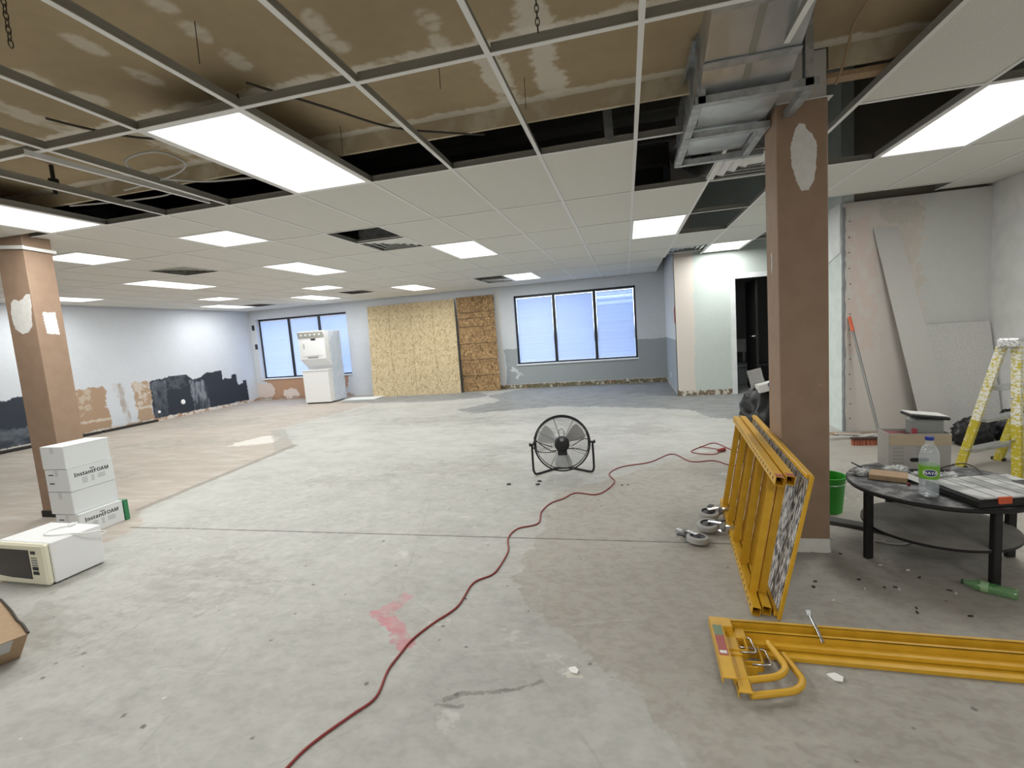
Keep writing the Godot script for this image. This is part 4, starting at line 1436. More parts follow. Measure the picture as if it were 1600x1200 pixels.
	# ---- red extension cord across the floor
	var cp := [1.02, -4.72, 0.881, -4.719, 0.762, -4.877, 0.554, -4.85, 0.402, -5.146, 0.163, -4.84, -0.101, -4.691, -0.216, -4.463, -0.164, -4.208, -0.286, -3.899, -0.473, -3.927, -0.563, -3.786, -0.647, -3.682, -0.692, -3.495, -0.679, -3.27, -0.806, -3.173, -0.837, -3.014, -0.791, -2.823, -0.796, -2.603, -0.817, -2.518, -0.895, -2.419, -0.904, -2.191, -0.974, -2.04, -1.024, -1.906, -1.034, -1.803, -1.038, -1.697, -1.013, -1.553, -1.059, -1.457, -1.123, -1.333, -1.151, -1.23, -1.17, -1.0, -1.1, -0.7]
	var p3 := []
	for i in range(0, cp.size(), 2):
		p3.append(Vector3(cp[i], 0.0052, cp[i + 1]))
	t = thing("extension_cord", "red extension cord winding from the scaffold to the bottom edge", "cord", Vector3.ZERO)
	s = S()
	tube(s, spline(p3, 6), 0.0052, 8)
	obj("long_run", s, mats.red, t)
	p3 = []
	cp = [1.1, -5.1, 1.01, -5.256, 0.892, -5.585, 0.723, -5.423, 0.602, -5.24, 0.665, -5.145, 0.801, -5.113, 0.887, -5.224, 0.845, -5.305, 0.714, -5.41]
	for i in range(0, cp.size(), 2):
		p3.append(Vector3(cp[i], 0.0052 + (0.008 if i > 12 else 0.0), cp[i + 1]))
	s = S()
	tube(s, spline(p3, 6), 0.0052, 8)
	obj("end_loop", s, mats.red, t)
	s = S()
	cyl(s, Vector3(0.862, 0.02, -5.2), Vector3(0.93, 0.02, -5.25), 0.017, 0.02, 12)
	obj("socket", s, mats.red, t)

func scaffold():
	var L := Vector3(0.115, 0, -1.43).normalized()
	var U := Vector3(0.105, 0.62, 0.0).normalized()
	U = (U - L * U.dot(L)).normalized()
	var N := L.cross(U).normalized()   # towards the column
	if N.x < 0:
		N = -N
	var B := Basis(L, U, N)
	var lab := ["yellow scaffold end frame nearest the casters, leaning on the right column", "second yellow scaffold end frame, tucked behind the first one"]
	for k in 2:
		var t := thing("scaffold_end", lab[k], "scaffold", Vector3(0.515 + k * 0.046, 0.004, -2.27 - k * 0.012), 0.0, "yellow scaffold end frames")
		t.basis = B
		for q in [0.02, 0.645]:
			# open square tube
			var s := S()
			for sg in [-1.0, 1.0]:
				box(s, Vector3(0.72, q + sg * 0.019, 0), Vector3(1.44, 0.0025, 0.036))
				box(s, Vector3(0.72, q, sg * 0.017), Vector3(1.44, 0.04, 0.0025))
			obj("side_tube", s, mats.yellow, t)
			s = S()
			for j in 24:
				box(s, Vector3(0.05 + j * 0.058, q, -0.0186), Vector3(0.014, 0.012, 0.001))
			stuff(obj("pin_holes", s, mats.darkwire, t))
		for q in [0.14, 0.43, 0.72, 1.02, 1.31]:
			var s := S()
			box(s, Vector3(q, 0.332, 0.015), Vector3(0.026, 0.585, 0.0025))
			for sg in [-1.0, 1.0]:
				box(s, Vector3(q + sg * 0.013, 0.332, 0), Vector3(0.0025, 0.585, 0.033))
			obj("rung", s, mats.yellow, t)
		var s := S()
		box(s, Vector3(0.022, 0.6662, 0.0), Vector3(0.04, 0.0008, 0.033))
		obj("warning_label", s, mat(c8(168, 84, 72), 0.6), t)
	var t := thing("scaffold_deck", "paint-spattered scaffold platform with yellow edge leaning on the right column", "scaffold", Vector3(0.602, 0.004, -2.25))
	t.basis = Basis(L, 0.035) * B if (Basis(L, 0.035) * U).x > U.x else Basis(L, -0.035) * B
	var s := S()
	box(s, Vector3(0.72, 0.34, 0.004), Vector3(1.40, 0.62, 0.012))
	var spat := grain(c8(52, 52, 58), c8(220, 220, 220), 0.04, 3.0, 71, 0.8, 0.4, 0.62, 0.0, Vector3(1.6, 0.45, 1.6))
	obj("plywood", s, spat, t)
	for q in [[0.0, 0.34, 0.012, 0.68], [1.44, 0.34, 0.012, 0.68]]:
		s = S()
		box(s, Vector3(q[0], q[1], 0.004), Vector3(q[2], q[3], 0.016), 0.002)
		obj("edge_rail", s, mats.yellow, t)
	for q in [0.012, 0.672]:
		s = S()
		box(s, Vector3(0.72, q, 0.0), Vector3(1.41, 0.02, 0.03), 0.003)
		obj("edge_rail", s, mats.yellow, t)
	# ---- two side rails with bent braces on the floor
	var D := Vector3(1.0, 0, 0.0)
	lab = ["upper yellow scaffold side rail on the floor, with red and green label", "lower yellow scaffold side rail lying under the first, nearer the camera"]
	for k in 2:
		t = thing("scaffold_side_rail", lab[k], "scaffold", Vector3(0.0, 0.0, 0.0), 0.0, "yellow scaffold side rails")
		t.position = Vector3(0.30 + k * 0.045, 0.022 - k * 0.02, -2.075 + k * 0.04)
		t.rotation.y = -0.025
		var o := 0.0
		s = S()
		bx(s, Vector3(0.05, 0.0, -0.018), Vector3(1.75, 0.062, -0.014))
		bx(s, Vector3(0.05, 0.012, -0.014), Vector3(1.75, 0.0155, 0.062))
		bx(s, Vector3(0.05, 0.0, 0.058), Vector3(1.75, 0.012, 0.062))
		bx(s, Vector3(0.05, 0.058, -0.030), Vector3(1.75, 0.062, -0.014))
		obj("rail", s, mats.yellow, t)
		s = S()
		bx(s, Vector3(-0.012, 0.03, -0.04), Vector3(-0.008, 0.06, 0.33))
		bx(s, Vector3(-0.012, 0.056, -0.04), Vector3(0.036, 0.06, 0.34))
		bx(s, Vector3(0.033, 0.03, -0.04), Vector3(0.037, 0.06, 0.33))
		obj("end_bracket", s, mats.yellow, t)
		s = S()
		bx(s, Vector3(0.034, 0.004, -0.035), Vector3(0.075, 0.064, 0.03), 0.003)
		obj("corner_block", s, mats.yellow, t)
		s = S()
		tube(s, spline([Vector3(0.03, 0.03, 0.315), Vector3(0.13, 0.03, 0.285), Vector3(0.19, 0.03, 0.26), Vector3(0.225, 0.03, 0.21), Vector3(0.215, 0.03, 0.14), Vector3(0.20, 0.025, 0.06)], 6), 0.0125, 10)
		obj("brace", s, mats.yellow, t)
		s = S()
		tube(s, [Vector3(0.045, 0.035, 0.05), Vector3(0.125, 0.035, 0.055), Vector3(0.135, 0.035, 0.065), Vector3(0.14, 0.035, 0.14), Vector3(0.132, 0.035, 0.148), Vector3(0.07, 0.035, 0.15)], 0.0045, 8)
		obj("lock_pin", s, mats.chrome, t)
		s = S()
		bx(s, Vector3(0.034, 0.004, 0.145), Vector3(0.11, 0.045, 0.149))
		bx(s, Vector3(0.034, 0.004, 0.175), Vector3(0.085, 0.045, 0.179))
		bx(s, Vector3(0.107, 0.004, 0.05), Vector3(0.111, 0.045, 0.149))
		obj("pin_guide", s, mats.yellow, t)
		if k == 0:
			s = S()
			bx(s, Vector3(-0.004, 0.0601, 0.02), Vector3(0.030, 0.0612, 0.09))
			obj("green_label", s, grain(c8(54, 96, 50), c8(206, 204, 190), 0.12, 14.0, 72, 0.6, 0.45, 0.7), t)
			s = S()
			bx(s, Vector3(-0.004, 0.0601, 0.09), Vector3(0.030, 0.0612, 0.215))
			obj("red_label", s, grain(c8(158, 48, 44), c8(220, 206, 196), 0.12, 14.0, 73, 0.6, 0.5, 0.75), t)
			s = S()
			bx(s, Vector3(0.0, 0.0612, 0.188), Vector3(0.026, 0.0618, 0.204))
			obj("label_mark", s, mats.paper, t)
	s = S()
	tube(s, [Vector3(0.69, 0.105, -2.125), Vector3(0.70, 0.075, -2.07), Vector3(0.706, 0.05, -2.03)], 0.007, 8)
	box(s, Vector3(0.688, 0.112, -2.135), Vector3(0.022, 0.026, 0.006), 0.002, Basis(Vector3(1, 0, 0), -0.5))
	tag(obj("spring_pin", s, mats.chrome), "small steel spring pin standing across the yellow floor rail", "pin")
	# ---- casters
	var cl := ["single grey caster wheel lying flat nearest the camera", "caster with white square stem poking into the yellow frames", "caster partly hidden behind the yellow frame and other wheel"]
	var cs := [[0.365, 0.0, -3.03, 2.3], [0.455, 0.015, -3.21, -0.35], [0.485, 0.02, -3.40, 0.5]]
	for k in 3:
		t = thing("caster", cl[k], "caster", Vector3(cs[k][0], cs[k][1], cs[k][2]), cs[k][3], "grey scaffold casters on the floor")
		var lean := Basis(Vector3(1, 0, 0), 0.12)
		s = S()
		lathe(s, [Vector2(0.045, 0.004), Vector2(0.064, 0.006), Vector2(0.068, 0.012), Vector2(0.068, 0.034), Vector2(0.064, 0.04), Vector2(0.045, 0.042)], 28, Transform3D(lean, Vector3(0, 0.004, 0)))
		obj("tyre", s, mat(c8(168, 168, 166), 0.7), t)
		s = S()
		lathe(s, [Vector2(0, 0.008), Vector2(0.047, 0.008), Vector2(0.047, 0.038), Vector2(0.034, 0.034), Vector2(0.018, 0.036), Vector2(0.014, 0.044), Vector2(0, 0.044)], 28, Transform3D(lean, Vector3(0, 0.004, 0)))
		obj("hub", s, mat(c8(76, 76, 80), 0.6), t)
		s = S()
		bar(s, Vector3(0, 0.055, 0), Vector3(0.085, 0.055, 0), 0.024, 0.004)
		bar(s, Vector3(0.083, 0.0, 0), Vector3(0.083, 0.057, 0), 0.024, 0.004, Vector3.RIGHT)
		bar(s, Vector3(0, 0.002, 0), Vector3(0.085, 0.002, 0), 0.024, 0.003)
		obj("fork", s, mats.chrome, t)
		s = S()
		cyl(s, Vector3(0.085, 0.03, 0), Vector3(0.105, 0.03, 0), 0.026, 0.026, 16)
		obj("swivel", s, mats.rubber, t)
		s = S()
		box(s, Vector3(0.165 if k == 1 else 0.135, 0.03, 0), Vector3(0.12 if k == 1 else 0.06, 0.026, 0.026), 0.002)
		obj("stem", s, mats.chrome, t)
		s = S()
		bar(s, Vector3(0.05, 0.05, -0.05), Vector3(0.09, 0.05, -0.075), 0.03, 0.006)
		obj("brake_lever", s, mats.black, t)

func table_corner():
	var C := Vector3(1.58, 0, -2.965)
	var t := thing("coffee_table", "round black coffee table with lower shelf, cluttered, at the right edge", "table", C)
	var s := S()
	lathe(s, [Vector2(0, 0.385), Vector2(0.385, 0.385), Vector2(0.398, 0.388), Vector2(0.402, 0.394), Vector2(0.402, 0.404), Vector2(0.396, 0.41)], 64)
	obj("top_edge", s, mats.black, t)
	s = S()
	lathe(s, [Vector2(0.397, 0.4095), Vector2(0, 0.4105)], 64)
	obj("table_top", s, grain(c8(62, 62, 66), c8(128, 128, 128), 0.02, 2.2, 81, 0.55, 0.3, 0.8), t)
	s = S()
	lathe(s, [Vector2(0, 0.165), Vector2(0.325, 0.165), Vector2(0.332, 0.168), Vector2(0.332, 0.182)], 64)
	obj("shelf_edge", s, mats.black, t)
	s = S()
	lathe(s, [Vector2(0.332, 0.182), Vector2(0, 0.1825)], 64)
	obj("shelf", s, grain(c8(140, 136, 130), c8(152, 148, 142), 0.015, 1.5, 82, 0.7), t)
	for q in [[-0.345, 0.06, 0.4], [0.075, 0.315, 0.3], [0.34, -0.01, 0.1], [-0.06, -0.34, 0.3]]:
		s = S()
		box(s, Vector3(q[0], 0.193, q[1]), Vector3(0.042, 0.386, 0.03), 0.004, Basis(Vector3.UP, q[2]))
		obj("leg", s, mats.black, t)
	var ty := 0.411
	# ---- water bottle
	t = thing("water_bottle", "clear plastic water bottle with green label and blue cap on the table", "bottle", Vector3(1.435, ty, -2.755), -0.34)
	t.scale = Vector3(1.1, 1.0, 1.1)
	s = S()
	lathe(s, [Vector2(0, 0.0), Vector2(0.030, 0.0), Vector2(0.037, 0.008), Vector2(0.037, 0.05), Vector2(0.034, 0.062), Vector2(0.037, 0.075), Vector2(0.037, 0.20), Vector2(0.034, 0.225), Vector2(0.024, 0.25), Vector2(0.0145, 0.265), Vector2(0.0145, 0.285)], 32, Transform3D(), true)
	obj("shell", s, mats.clear, t)
	s = S()
	lathe(s, [Vector2(0.0, 0.283), Vector2(0.0165, 0.283), Vector2(0.0165, 0.300), Vector2(0, 0.3005)], 24)
	obj("cap", s, mat(c8(44, 62, 150), 0.4), t)
	s = S()
	lathe(s, [Vector2(0.0376, 0.092), Vector2(0.0378, 0.093), Vector2(0.0378, 0.158), Vector2(0.0376, 0.159)], 36)
	var lb := obj("label", s, mat(c8(118, 178, 50), 0.5), t)
	s = S()
	var el := []
	for k in 24:
		el.append(Vector2(cos(TAU * k / 24) * 0.0285, 0.124 + sin(TAU * k / 24) * 0.0185))
	var bend := func(st: SurfaceTool, poly: Array, r: float):
		# ellipse bent round the bottle: fan of thin strips
		for k in poly.size():
			var a: Vector2 = poly[k]
			var b: Vector2 = poly[(k + 1) % poly.size()]
			var V := func(p: Vector2) -> Vector3: return Vector3(sin(p.x / r) * r, p.y, cos(p.x / r) * r)
			for n in 4:
				var c0 := Vector2(0, 0.124).lerp(a, n / 4.0)
				var c1 := Vector2(0, 0.124).lerp(b, n / 4.0)
				var d0 := Vector2(0, 0.124).lerp(a, (n + 1) / 4.0)
				var d1 := Vector2(0, 0.124).lerp(b, (n + 1) / 4.0)
				if n == 0:
					tri(st, V.call(c0), V.call(d0), V.call(d1), V.call(c0) * Vector3(1, 0, 1))
				else:
					quad(st, V.call(c0), V.call(d0), V.call(d1), V.call(c1), V.call(c0) * Vector3(1, 0, 1))
	bend.call(s, el, 0.0382)
	obj("badge_rim", s, mats.paper, lb)
	s = S()
	for k in el.size():
		el[k] = Vector2(el[k].x * 0.9, 0.124 + (el[k].y - 0.124) * 0.86)
	bend.call(s, el, 0.0385)
	obj("badge", s, mat(c8(24, 48, 110), 0.5), lb)
	text_on(lb, "NAYA", 0.0195, Vector3(0, 0.124, 0), Basis(), mats.paper, false, 0.0006, 0.0388, true)
	# ---- parts organiser
	t = thing("organizer_case", "flat black parts organizer with dusty clear lid and orange latch", "case", Vector3(1.70, ty, -2.755), deg_to_rad(12))
	s = S()
	bx(s, Vector3(-0.20, 0.0, -0.155), Vector3(0.22, 0.04, 0.155), 0.008)
	obj("tray", s, mats.black, t)
	s = S()
	bx(s, Vector3(-0.195, 0.0405, -0.15), Vector3(0.215, 0.0505, 0.15), 0.006)
	var lid := obj("lid", s, grain(c8(150, 151, 151), c8(202, 203, 201), 0.01, 2.0, 83, 0.45, 0.3, 0.7), t)
	for k in 5:
		s = S()
		box(s, Vector3(-0.12 + k * 0.068, 0.051, 0.0), Vector3(0.004, 0.002, 0.28))
		obj("lid_groove", s, mats.rubber, lid)
	s = S()
	bx(s, Vector3(0.13, 0.046, -0.05), Vector3(0.20, 0.0515, 0.05), 0.004)
	obj("handle_hole", s, mats.black, lid)
	s = S()
	bx(s, Vector3(-0.12, 0.02, 0.15), Vector3(-0.06, 0.054, 0.162), 0.003)
	obj("latch", s, mat(c8(206, 92, 58), 0.5), t)
	# ---- carton with clutter
	t = thing("tool_carton", "open white carton with beige lid flap full of clutter on the table", "box", Vector3(1.625, ty, -3.28), deg_to_rad(-3))
	s = S()
	for q in [[0.0, 0.075, 0.30, 0.003], [0.0, -0.075, 0.30, 0.003]]:
		box(s, Vector3(0, 0.105, q[1]), Vector3(q[2], 0.21, q[3]))
	for sg in [-1, 1]:
		box(s, Vector3(sg * 0.15, 0.105, 0), Vector3(0.003, 0.21, 0.15))
	box(s, Vector3(0, 0.002, 0), Vector3(0.30, 0.003, 0.15))
	obj("body", s, mat(c8(182, 179, 174), 0.8), t)
	s = S()
	prism(s, pts([-0.15, 0.205, 0.15, 0.205, 0.15, 0.15, 0.145, 0.142, -0.14, 0.142, -0.15, 0.155]), Transform3D(Basis(), Vector3(0, 0, 0.0775)), 0.004)
	obj("lid_flap", s, mat(c8(196, 180, 154), 0.8), t)
	s = S()
	var hole := []
	for k in 20:
		var a := TAU * k / 20
		hole.append(Vector2(0.0 + signf(cos(a)) * 0.035 + cos(a) * 0.012, 0.055 + sin(a) * 0.012))
	prism(s, hole, Transform3D(Basis(), Vector3(0, 0, 0.0768)), 0.0006)
	obj("hand_hole", s, mats.black, t)
	s = S()
	for k in 5:
		box(s, Vector3(-0.105, 0.125 - k * 0.022, 0.0768), Vector3(0.055, 0.012, 0.0008))
	for k in 3:
		box(s, Vector3(0.03, 0.128 - k * 0.018, 0.0768), Vector3(0.09, 0.009, 0.0008))
	stuff(obj("print", s, mat(c8(164, 161, 156), 0.8), t))
	s = S()
	box(s, Vector3(-0.08, 0.16, -0.01), Vector3(0.12, 0.08, 0.1), 0.004)
	tag(obj("red_tool_box", s, mat(c8(110, 44, 40), 0.6), null, t.position + Vector3(0, 0.0, 0)), "dark red box inside the open carton on the table", "box")
	var u := thing("plastic_tub", "clear plastic tub with black lid sticking out of the carton", "tub", t.position + Vector3(0.06, 0.165, -0.005), -0.05)
	s = S()
	box(s, Vector3(0, 0.06, 0), Vector3(0.15, 0.12, 0.11), 0.01)
	obj("tub", s, mat(c8(150, 154, 152), 0.25), u)
	s = S()
	box(s, Vector3(0.0, 0.135, 0), Vector3(0.19, 0.016, 0.14), 0.004, Basis(Vector3(0, 0, 1), -0.12))
	obj("lid", s, mats.black, u)
	s = S()
	box(s, Vector3(0.0, 0.147, 0), Vector3(0.185, 0.006, 0.12), 0.002, Basis(Vector3(0, 0, 1), -0.12))
	obj("lid_rim", s, mat(c8(210, 210, 206), 0.4), u)
	s = S()
	cyl(s, t.position + Vector3(-0.02, 0.14, 0.04), t.position + Vector3(-0.015, 0.235, 0.045), 0.014, 0.014, 14)
	tag(obj("spray_can", s, mat(c8(176, 74, 84), 0.4)), "pinkish red can standing in the open carton", "can")
	# ---- flat cardboard box and rags
	t = thing("flat_box", "small flat brown cardboard box on the left of the table", "box", Vector3(1.385, ty, -3.03), deg_to_rad(-28))
	s = S()
	bx(s, Vector3(-0.085, 0, -0.06), Vector3(0.085, 0.028, 0.06), 0.002)
	obj("body", s, mats.card, t)
	s = S()
	quad(s, Vector3(0.085, 0.027, -0.05), Vector3(0.085, 0.027, 0.058), Vector3(0.135, 0.006, 0.05), Vector3(0.13, 0.012, -0.04), Vector3.UP)
	obj("flap", s, mats.wire, t)
	for q in [[1.285, -3.10, 0.022, "crumpled white rag at the left rim of the table"], [1.47, -3.13, 0.028, "crumpled clear plastic beside the carton front"], [1.54, -3.05, 0.018, "small crumpled plastic scrap between carton and bottle"], [1.66, -3.02, 0.022, "white paper scrap behind the organizer"]]:
		s = S()
		lump(s, Vector3(q[0], ty + q[2] * 0.5, q[1]), Vector3(q[2] * 1.5, q[2] * 0.75, q[2]), 1.1, 2.2, int(q[0] * 1000), ty + 0.0005)
		tag(obj("crumpled_plastic", s, mat(c8(196, 198, 198), 0.45)), q[3], "plastic", "crumpled scraps on the table")
	s = S()
	tube(s, spline([Vector3(1.27, ty + 0.045, -3.2), Vector3(1.32, ty + 0.02, -3.17), Vector3(1.38, ty + 0.006, -3.16), Vector3(1.44, ty + 0.005, -3.18)], 6), 0.004, 6)
	tag(obj("black_strap", s, mats.black), "black strap curling over the left back rim of the table", "strap")
	s = S()
	box(s, Vector3(1.42, ty + 0.008, -2.90), Vector3(0.014, 0.016, 0.014), 0.003)
	tag(obj("small_red_stopper", s, mat(c8(120, 30, 40), 0.4)), "tiny dark red cap beside the flat box", "cap")
	s = S()
	tube(s, spline([Vector3(1.60, ty + 0.006, -3.1), Vector3(1.68, ty + 0.01, -3.16), Vector3(1.80, ty + 0.05, -3.14), Vector3(1.82, ty + 0.03, -3.04), Vector3(1.76, ty + 0.006, -2.98), Vector3(1.66, ty + 0.005, -3.0)], 6), 0.003, 6)
	tag(obj("thin_cable", s, mats.darkwire), "thin dark cable curling behind the organizer", "cable")
	# ---- green bottle under the table
	t = thing("green_bottle", "empty green plastic bottle lying on the floor under the table", "bottle", Vector3(1.60, 0.028, -2.565), deg_to_rad(-36))
	t.scale = Vector3.ONE * 0.8
	s = S()
	var prof := [Vector2(0, -0.10), Vector2(0.026, -0.10), Vector2(0.032, -0.092)]
	for k in 8:
		prof.append(Vector2(0.032, -0.085 + k * 0.018))
		prof.append(Vector2(0.0295, -0.076 + k * 0.018))
	prof.append_array([Vector2(0.032, 0.065), Vector2(0.024, 0.095), Vector2(0.012, 0.118), Vector2(0.012, 0.13)])
	lathe(s, prof, 24, Transform3D(Basis(Vector3(0, 0, 1), PI / 2), Vector3.ZERO), true)
	var gm := mat(Color(0.42, 0.72, 0.42, 0.34), 0.12)
	gm.transparency = BaseMaterial3D.TRANSPARENCY_ALPHA
	obj("shell", s, gm, t)
	s = S()
	cyl(s, Vector3(-0.128, 0, 0), Vector3(-0.14, 0, 0), 0.014, 0.014, 14)
	obj("cap", s, mat(c8(40, 60, 40), 0.5), t)
	s = S()
	lathe(s, [Vector2(0.0325, 0.02), Vector2(0.0325, 0.055)], 20, Transform3D(Basis(Vector3(0, 0, 1), PI / 2), Vector3.ZERO))
	obj("label", s, mat(c8(150, 186, 142), 0.5), t)
	# ---- green bucket behind the column
	t = thing("bucket", "bright green plastic bucket half hidden behind the right column", "bucket", Vector3(1.29, 0, -3.62))
	s = S()
	lathe(s, [Vector2(0, 0.0), Vector2(0.088, 0.0), Vector2(0.108, 0.235), Vector2(0.114, 0.236), Vector2(0.114, 0.25), Vector2(0.106, 0.25), Vector2(0.086, 0.01), Vector2(0, 0.01)], 40)
	obj("pail", s, mat(c8(58, 166, 52), 0.45), t)
	s = S()
	var hd := []
	for k in 13:
		var a := PI * k / 12
		hd.append(Vector3(cos(a) * 0.115, 0.225 - sin(a) * 0.02, sin(a) * 0.117))
	tube(s, hd, 0.0025, 6)
	obj("handle", s, mats.chrome, t)
	# ---- board, cable and chips on the floor behind the column
	s = S()
	bar(s, Vector3(1.14, 0.012, -3.46), Vector3(1.50, 0.012, -3.25), 0.085, 0.022, Vector3.UP, 0.002)
	tag(obj("floor_board", s, mat(c8(84, 82, 80), 0.8)), "flat dark grey board on the floor behind the table leg", "board")
	s = S()
	tube(s, spline([Vector3(1.36, 0.005, -3.12), Vector3(1.44, 0.005, -3.08), Vector3(1.52, 0.005, -3.1), Vector3(1.56, 0.005, -3.22), Vector3(1.48, 0.005, -3.3)], 6), 0.0045, 7)
	tag(obj("white_cable", s, mats.paper), "short white cable curled on the floor below the table", "cable")

func ladder_corner():
	# step ladder seen from its side; its far half runs out of the frame
	var A := Vector3(2.60, 0, -4.60)
	var Bf := Vector3(2.80, 0, -4.30)
	var top := Vector3(2.745, 1.0, -4.33)
	var wdt := Vector3(0.40, 0, -0.22)
	var t := thing("step_ladder", "yellow step ladder splashed with white paint at the right edge", "ladder")
	var paint := grain(c8(196, 180, 44), c8(230, 229, 224), 0.035, 4.0, 91, 0.6, 0.36, 0.44)
	var bare := grain(c8(190, 174, 44), c8(226, 222, 206), 0.035, 4.0, 92, 0.6, 0.66, 0.74)
	var rail := func(a: Vector3, b: Vector3, n: String, m1: Material, m2: Material):
		var mid := a.lerp(b, 0.42)
		for q in [[a, mid, m1], [mid, b, m2]]:
			var s := S()
			var d: Vector3 = (q[1] - q[0]).normalized()
			var x := wdt.normalized()
			var f := d.cross(x).normalized()
			bar(s, q[0], q[1], 0.004, 0.056, f)
			for sg in [-1.0, 1.0]:
				bar(s, q[0] + f * 0.027 * sg + x * 0.013, q[1] + f * 0.027 * sg + x * 0.013, 0.028, 0.004, f)
			obj(n, s, q[2], t)
	for k in 2:
		var o := wdt * k
		rail.call(A + o, top + o + Vector3(-0.03, 0, -0.03), "front_rail", bare, paint)
		rail.call(Bf + o, top + o + Vector3(0.03, 0, 0.02), "rear_rail", bare, paint)
		var s := S()
		bar(s, A + o + Vector3(0, 0.012, 0), A + o + Vector3(0.03, 0.012, -0.015), 0.09, 0.024)
		obj("foot", s, mats.black, t)
		s = S()
		bar(s, A.lerp(top, 0.16) + o, Bf.lerp(top, 0.30) + o, 0.02, 0.006)
		obj("spreader", s, mats.alu, t)
	var s := S()
	box(s, top + wdt * 0.0 + Vector3(0.0, 0.03, 0), Vector3(0.12, 0.07, 0.06), 0.012, Basis(Vector3.UP, -0.55))
	obj("hinge_cap", s, grain(c8(120, 120, 118), c8(232, 232, 230), 0.06, 4.0, 93, 0.5, 0.3, 0.5), t)
	s = S()
	bar(s, top + Vector3(0.02, 0.05, 0), top + wdt + Vector3(0.02, 0.05, 0), 0.09, 0.03, Vector3.UP, 0.004)
	obj("top_step", s, mats.alu, t)
	for f in [0.16, 0.42, 0.68]:
		var a := A.lerp(top, f)
		s = S()
		bar(s, a + Vector3(0.02, 0, 0.0), a + wdt, 0.085, 0.028, Vector3.UP, 0.003)
		obj("tread", s, mats.alu, t)
	for k in 2:
		s = S()
		var a := Bf.lerp(top, 0.3)
		var b := Bf.lerp(top, 0.62)
		bar(s, (a if k == 0 else b), (b if k == 0 else a) + wdt, 0.02, 0.005)
		obj("rear_brace", s, mats.alu, t)
	# marker scrawl on the rail
	s = S()
	var d := (top - A).normalized()
	var base := A.lerp(top, 0.78) + Vector3(-0.05, 0, 0.02)
	for k in 5:
		bar(s, base + d * (k * 0.022) + Vector3(-0.012, 0, 0.012), base + d * (k * 0.022 + 0.012) + Vector3(0.014, 0.01, 0.026), 0.006, 0.001)
	#obj("scrawl", s, mats.black, t)

	# ---- rubbish heap
	for q in [[3.14, -5.36, 0.14, 0.13, "black rubbish bag slumped on the floor behind the ladder"], [3.49, -5.42, 0.13, 0.16, "larger black rubbish bag in the corner under the leaning tile"]]:
		s = S()
		lump(s, Vector3(q[0], q[3] * 0.8, q[1]), Vector3(q[2], q[3], q[2] * 0.75), 0.4, 1.8, int(q[0] * 100), 0.002, 34, 22)
		tag(obj("rubbish_bag", s, mats.bag), q[4], "bag", "black rubbish bags")
	s = S()
	prism(s, pts([0, 0, 0.20, 0, 0.12, 0.30, 0.03, 0.33]), Transform3D(Basis(Vector3.UP, -0.3) * Basis(Vector3(1, 0, 0), -0.35), Vector3(2.66, 0.004, -5.2)), 0.012)
	tag(obj("drywall_offcut", s, mats.drywall), "pale drywall offcut propped behind the carton on the table", "drywall")
	s = S()
	prism(s, pts([0, 0, 0.26, 0, 0.24, 0.36, 0.05, 0.34]), Transform3D(Basis(Vector3.UP, 0.15) * Basis(Vector3(1, 0, 0), -0.3), Vector3(3.30, 0.004, -5.02)), 0.012)
	tag(obj("drywall_offcut", s, mats.drywall), "pale drywall offcut between the ladder legs", "drywall")
	# ---- broom
	t = thing("push_broom", "broom with orange bristles and orange-tipped grey handle leaning on the wall", "broom", Vector3(2.30, 0, -5.42))
	s = S()
	box(s, Vector3(0, 0.068, 0), Vector3(0.30, 0.022, 0.055), 0.004)
	obj("head_block", s, mat(c8(70, 46, 40), 0.7), t)
	s = S()
	for k in 17:
		for r in 2:
			var x := -0.14 + k * 0.0175
			cyl(s, Vector3(x + rng.randf_range(-0.004, 0.004), 0.0, -0.012 + r * 0.024 + 0.008), Vector3(x, 0.058, -0.012 + r * 0.024), 0.008, 0.006, 6)
	stuff(obj("bristles", s, mat(c8(176, 106, 82), 0.8), t))
	s = S()
	var h0 := Vector3(0.10, 0.08, 0)
	var h1 := Vector3(0.075, 1.20, -0.565)
	cyl(s, h0, h1, 0.013, 0.013, 12)
	obj("handle", s, mat(c8(128, 128, 126), 0.45, 0.4), t)
	s = S()
	cyl(s, h0.lerp(h1, 0.93), h0.lerp(h1, 1.07), 0.017, 0.014, 12)
	obj("grip", s, mat(c8(214, 92, 52), 0.5), t)
	# ---- sweepings beside the broom
	for k in 16:
		s = S()
		var p := Vector3(2.14 + (k % 4) * 0.13, 0.006 + 0.009 * (k / 4), -5.84 + (k % 3) * 0.08)
		var a := Vector3.RIGHT.rotated(Vector3.UP, rng.randf_range(-0.6, 0.9)) * rng.randf_range(0.05, 0.14)
		bar(s, p - a, p + a, rng.randf_range(0.02, 0.05), 0.008)
		tag(obj("debris_strip", s, mats.drywall if k % 3 else mats.card), "splintered strip in the sweepings heap beside the broom", "debris", "sweepings beside the broom")

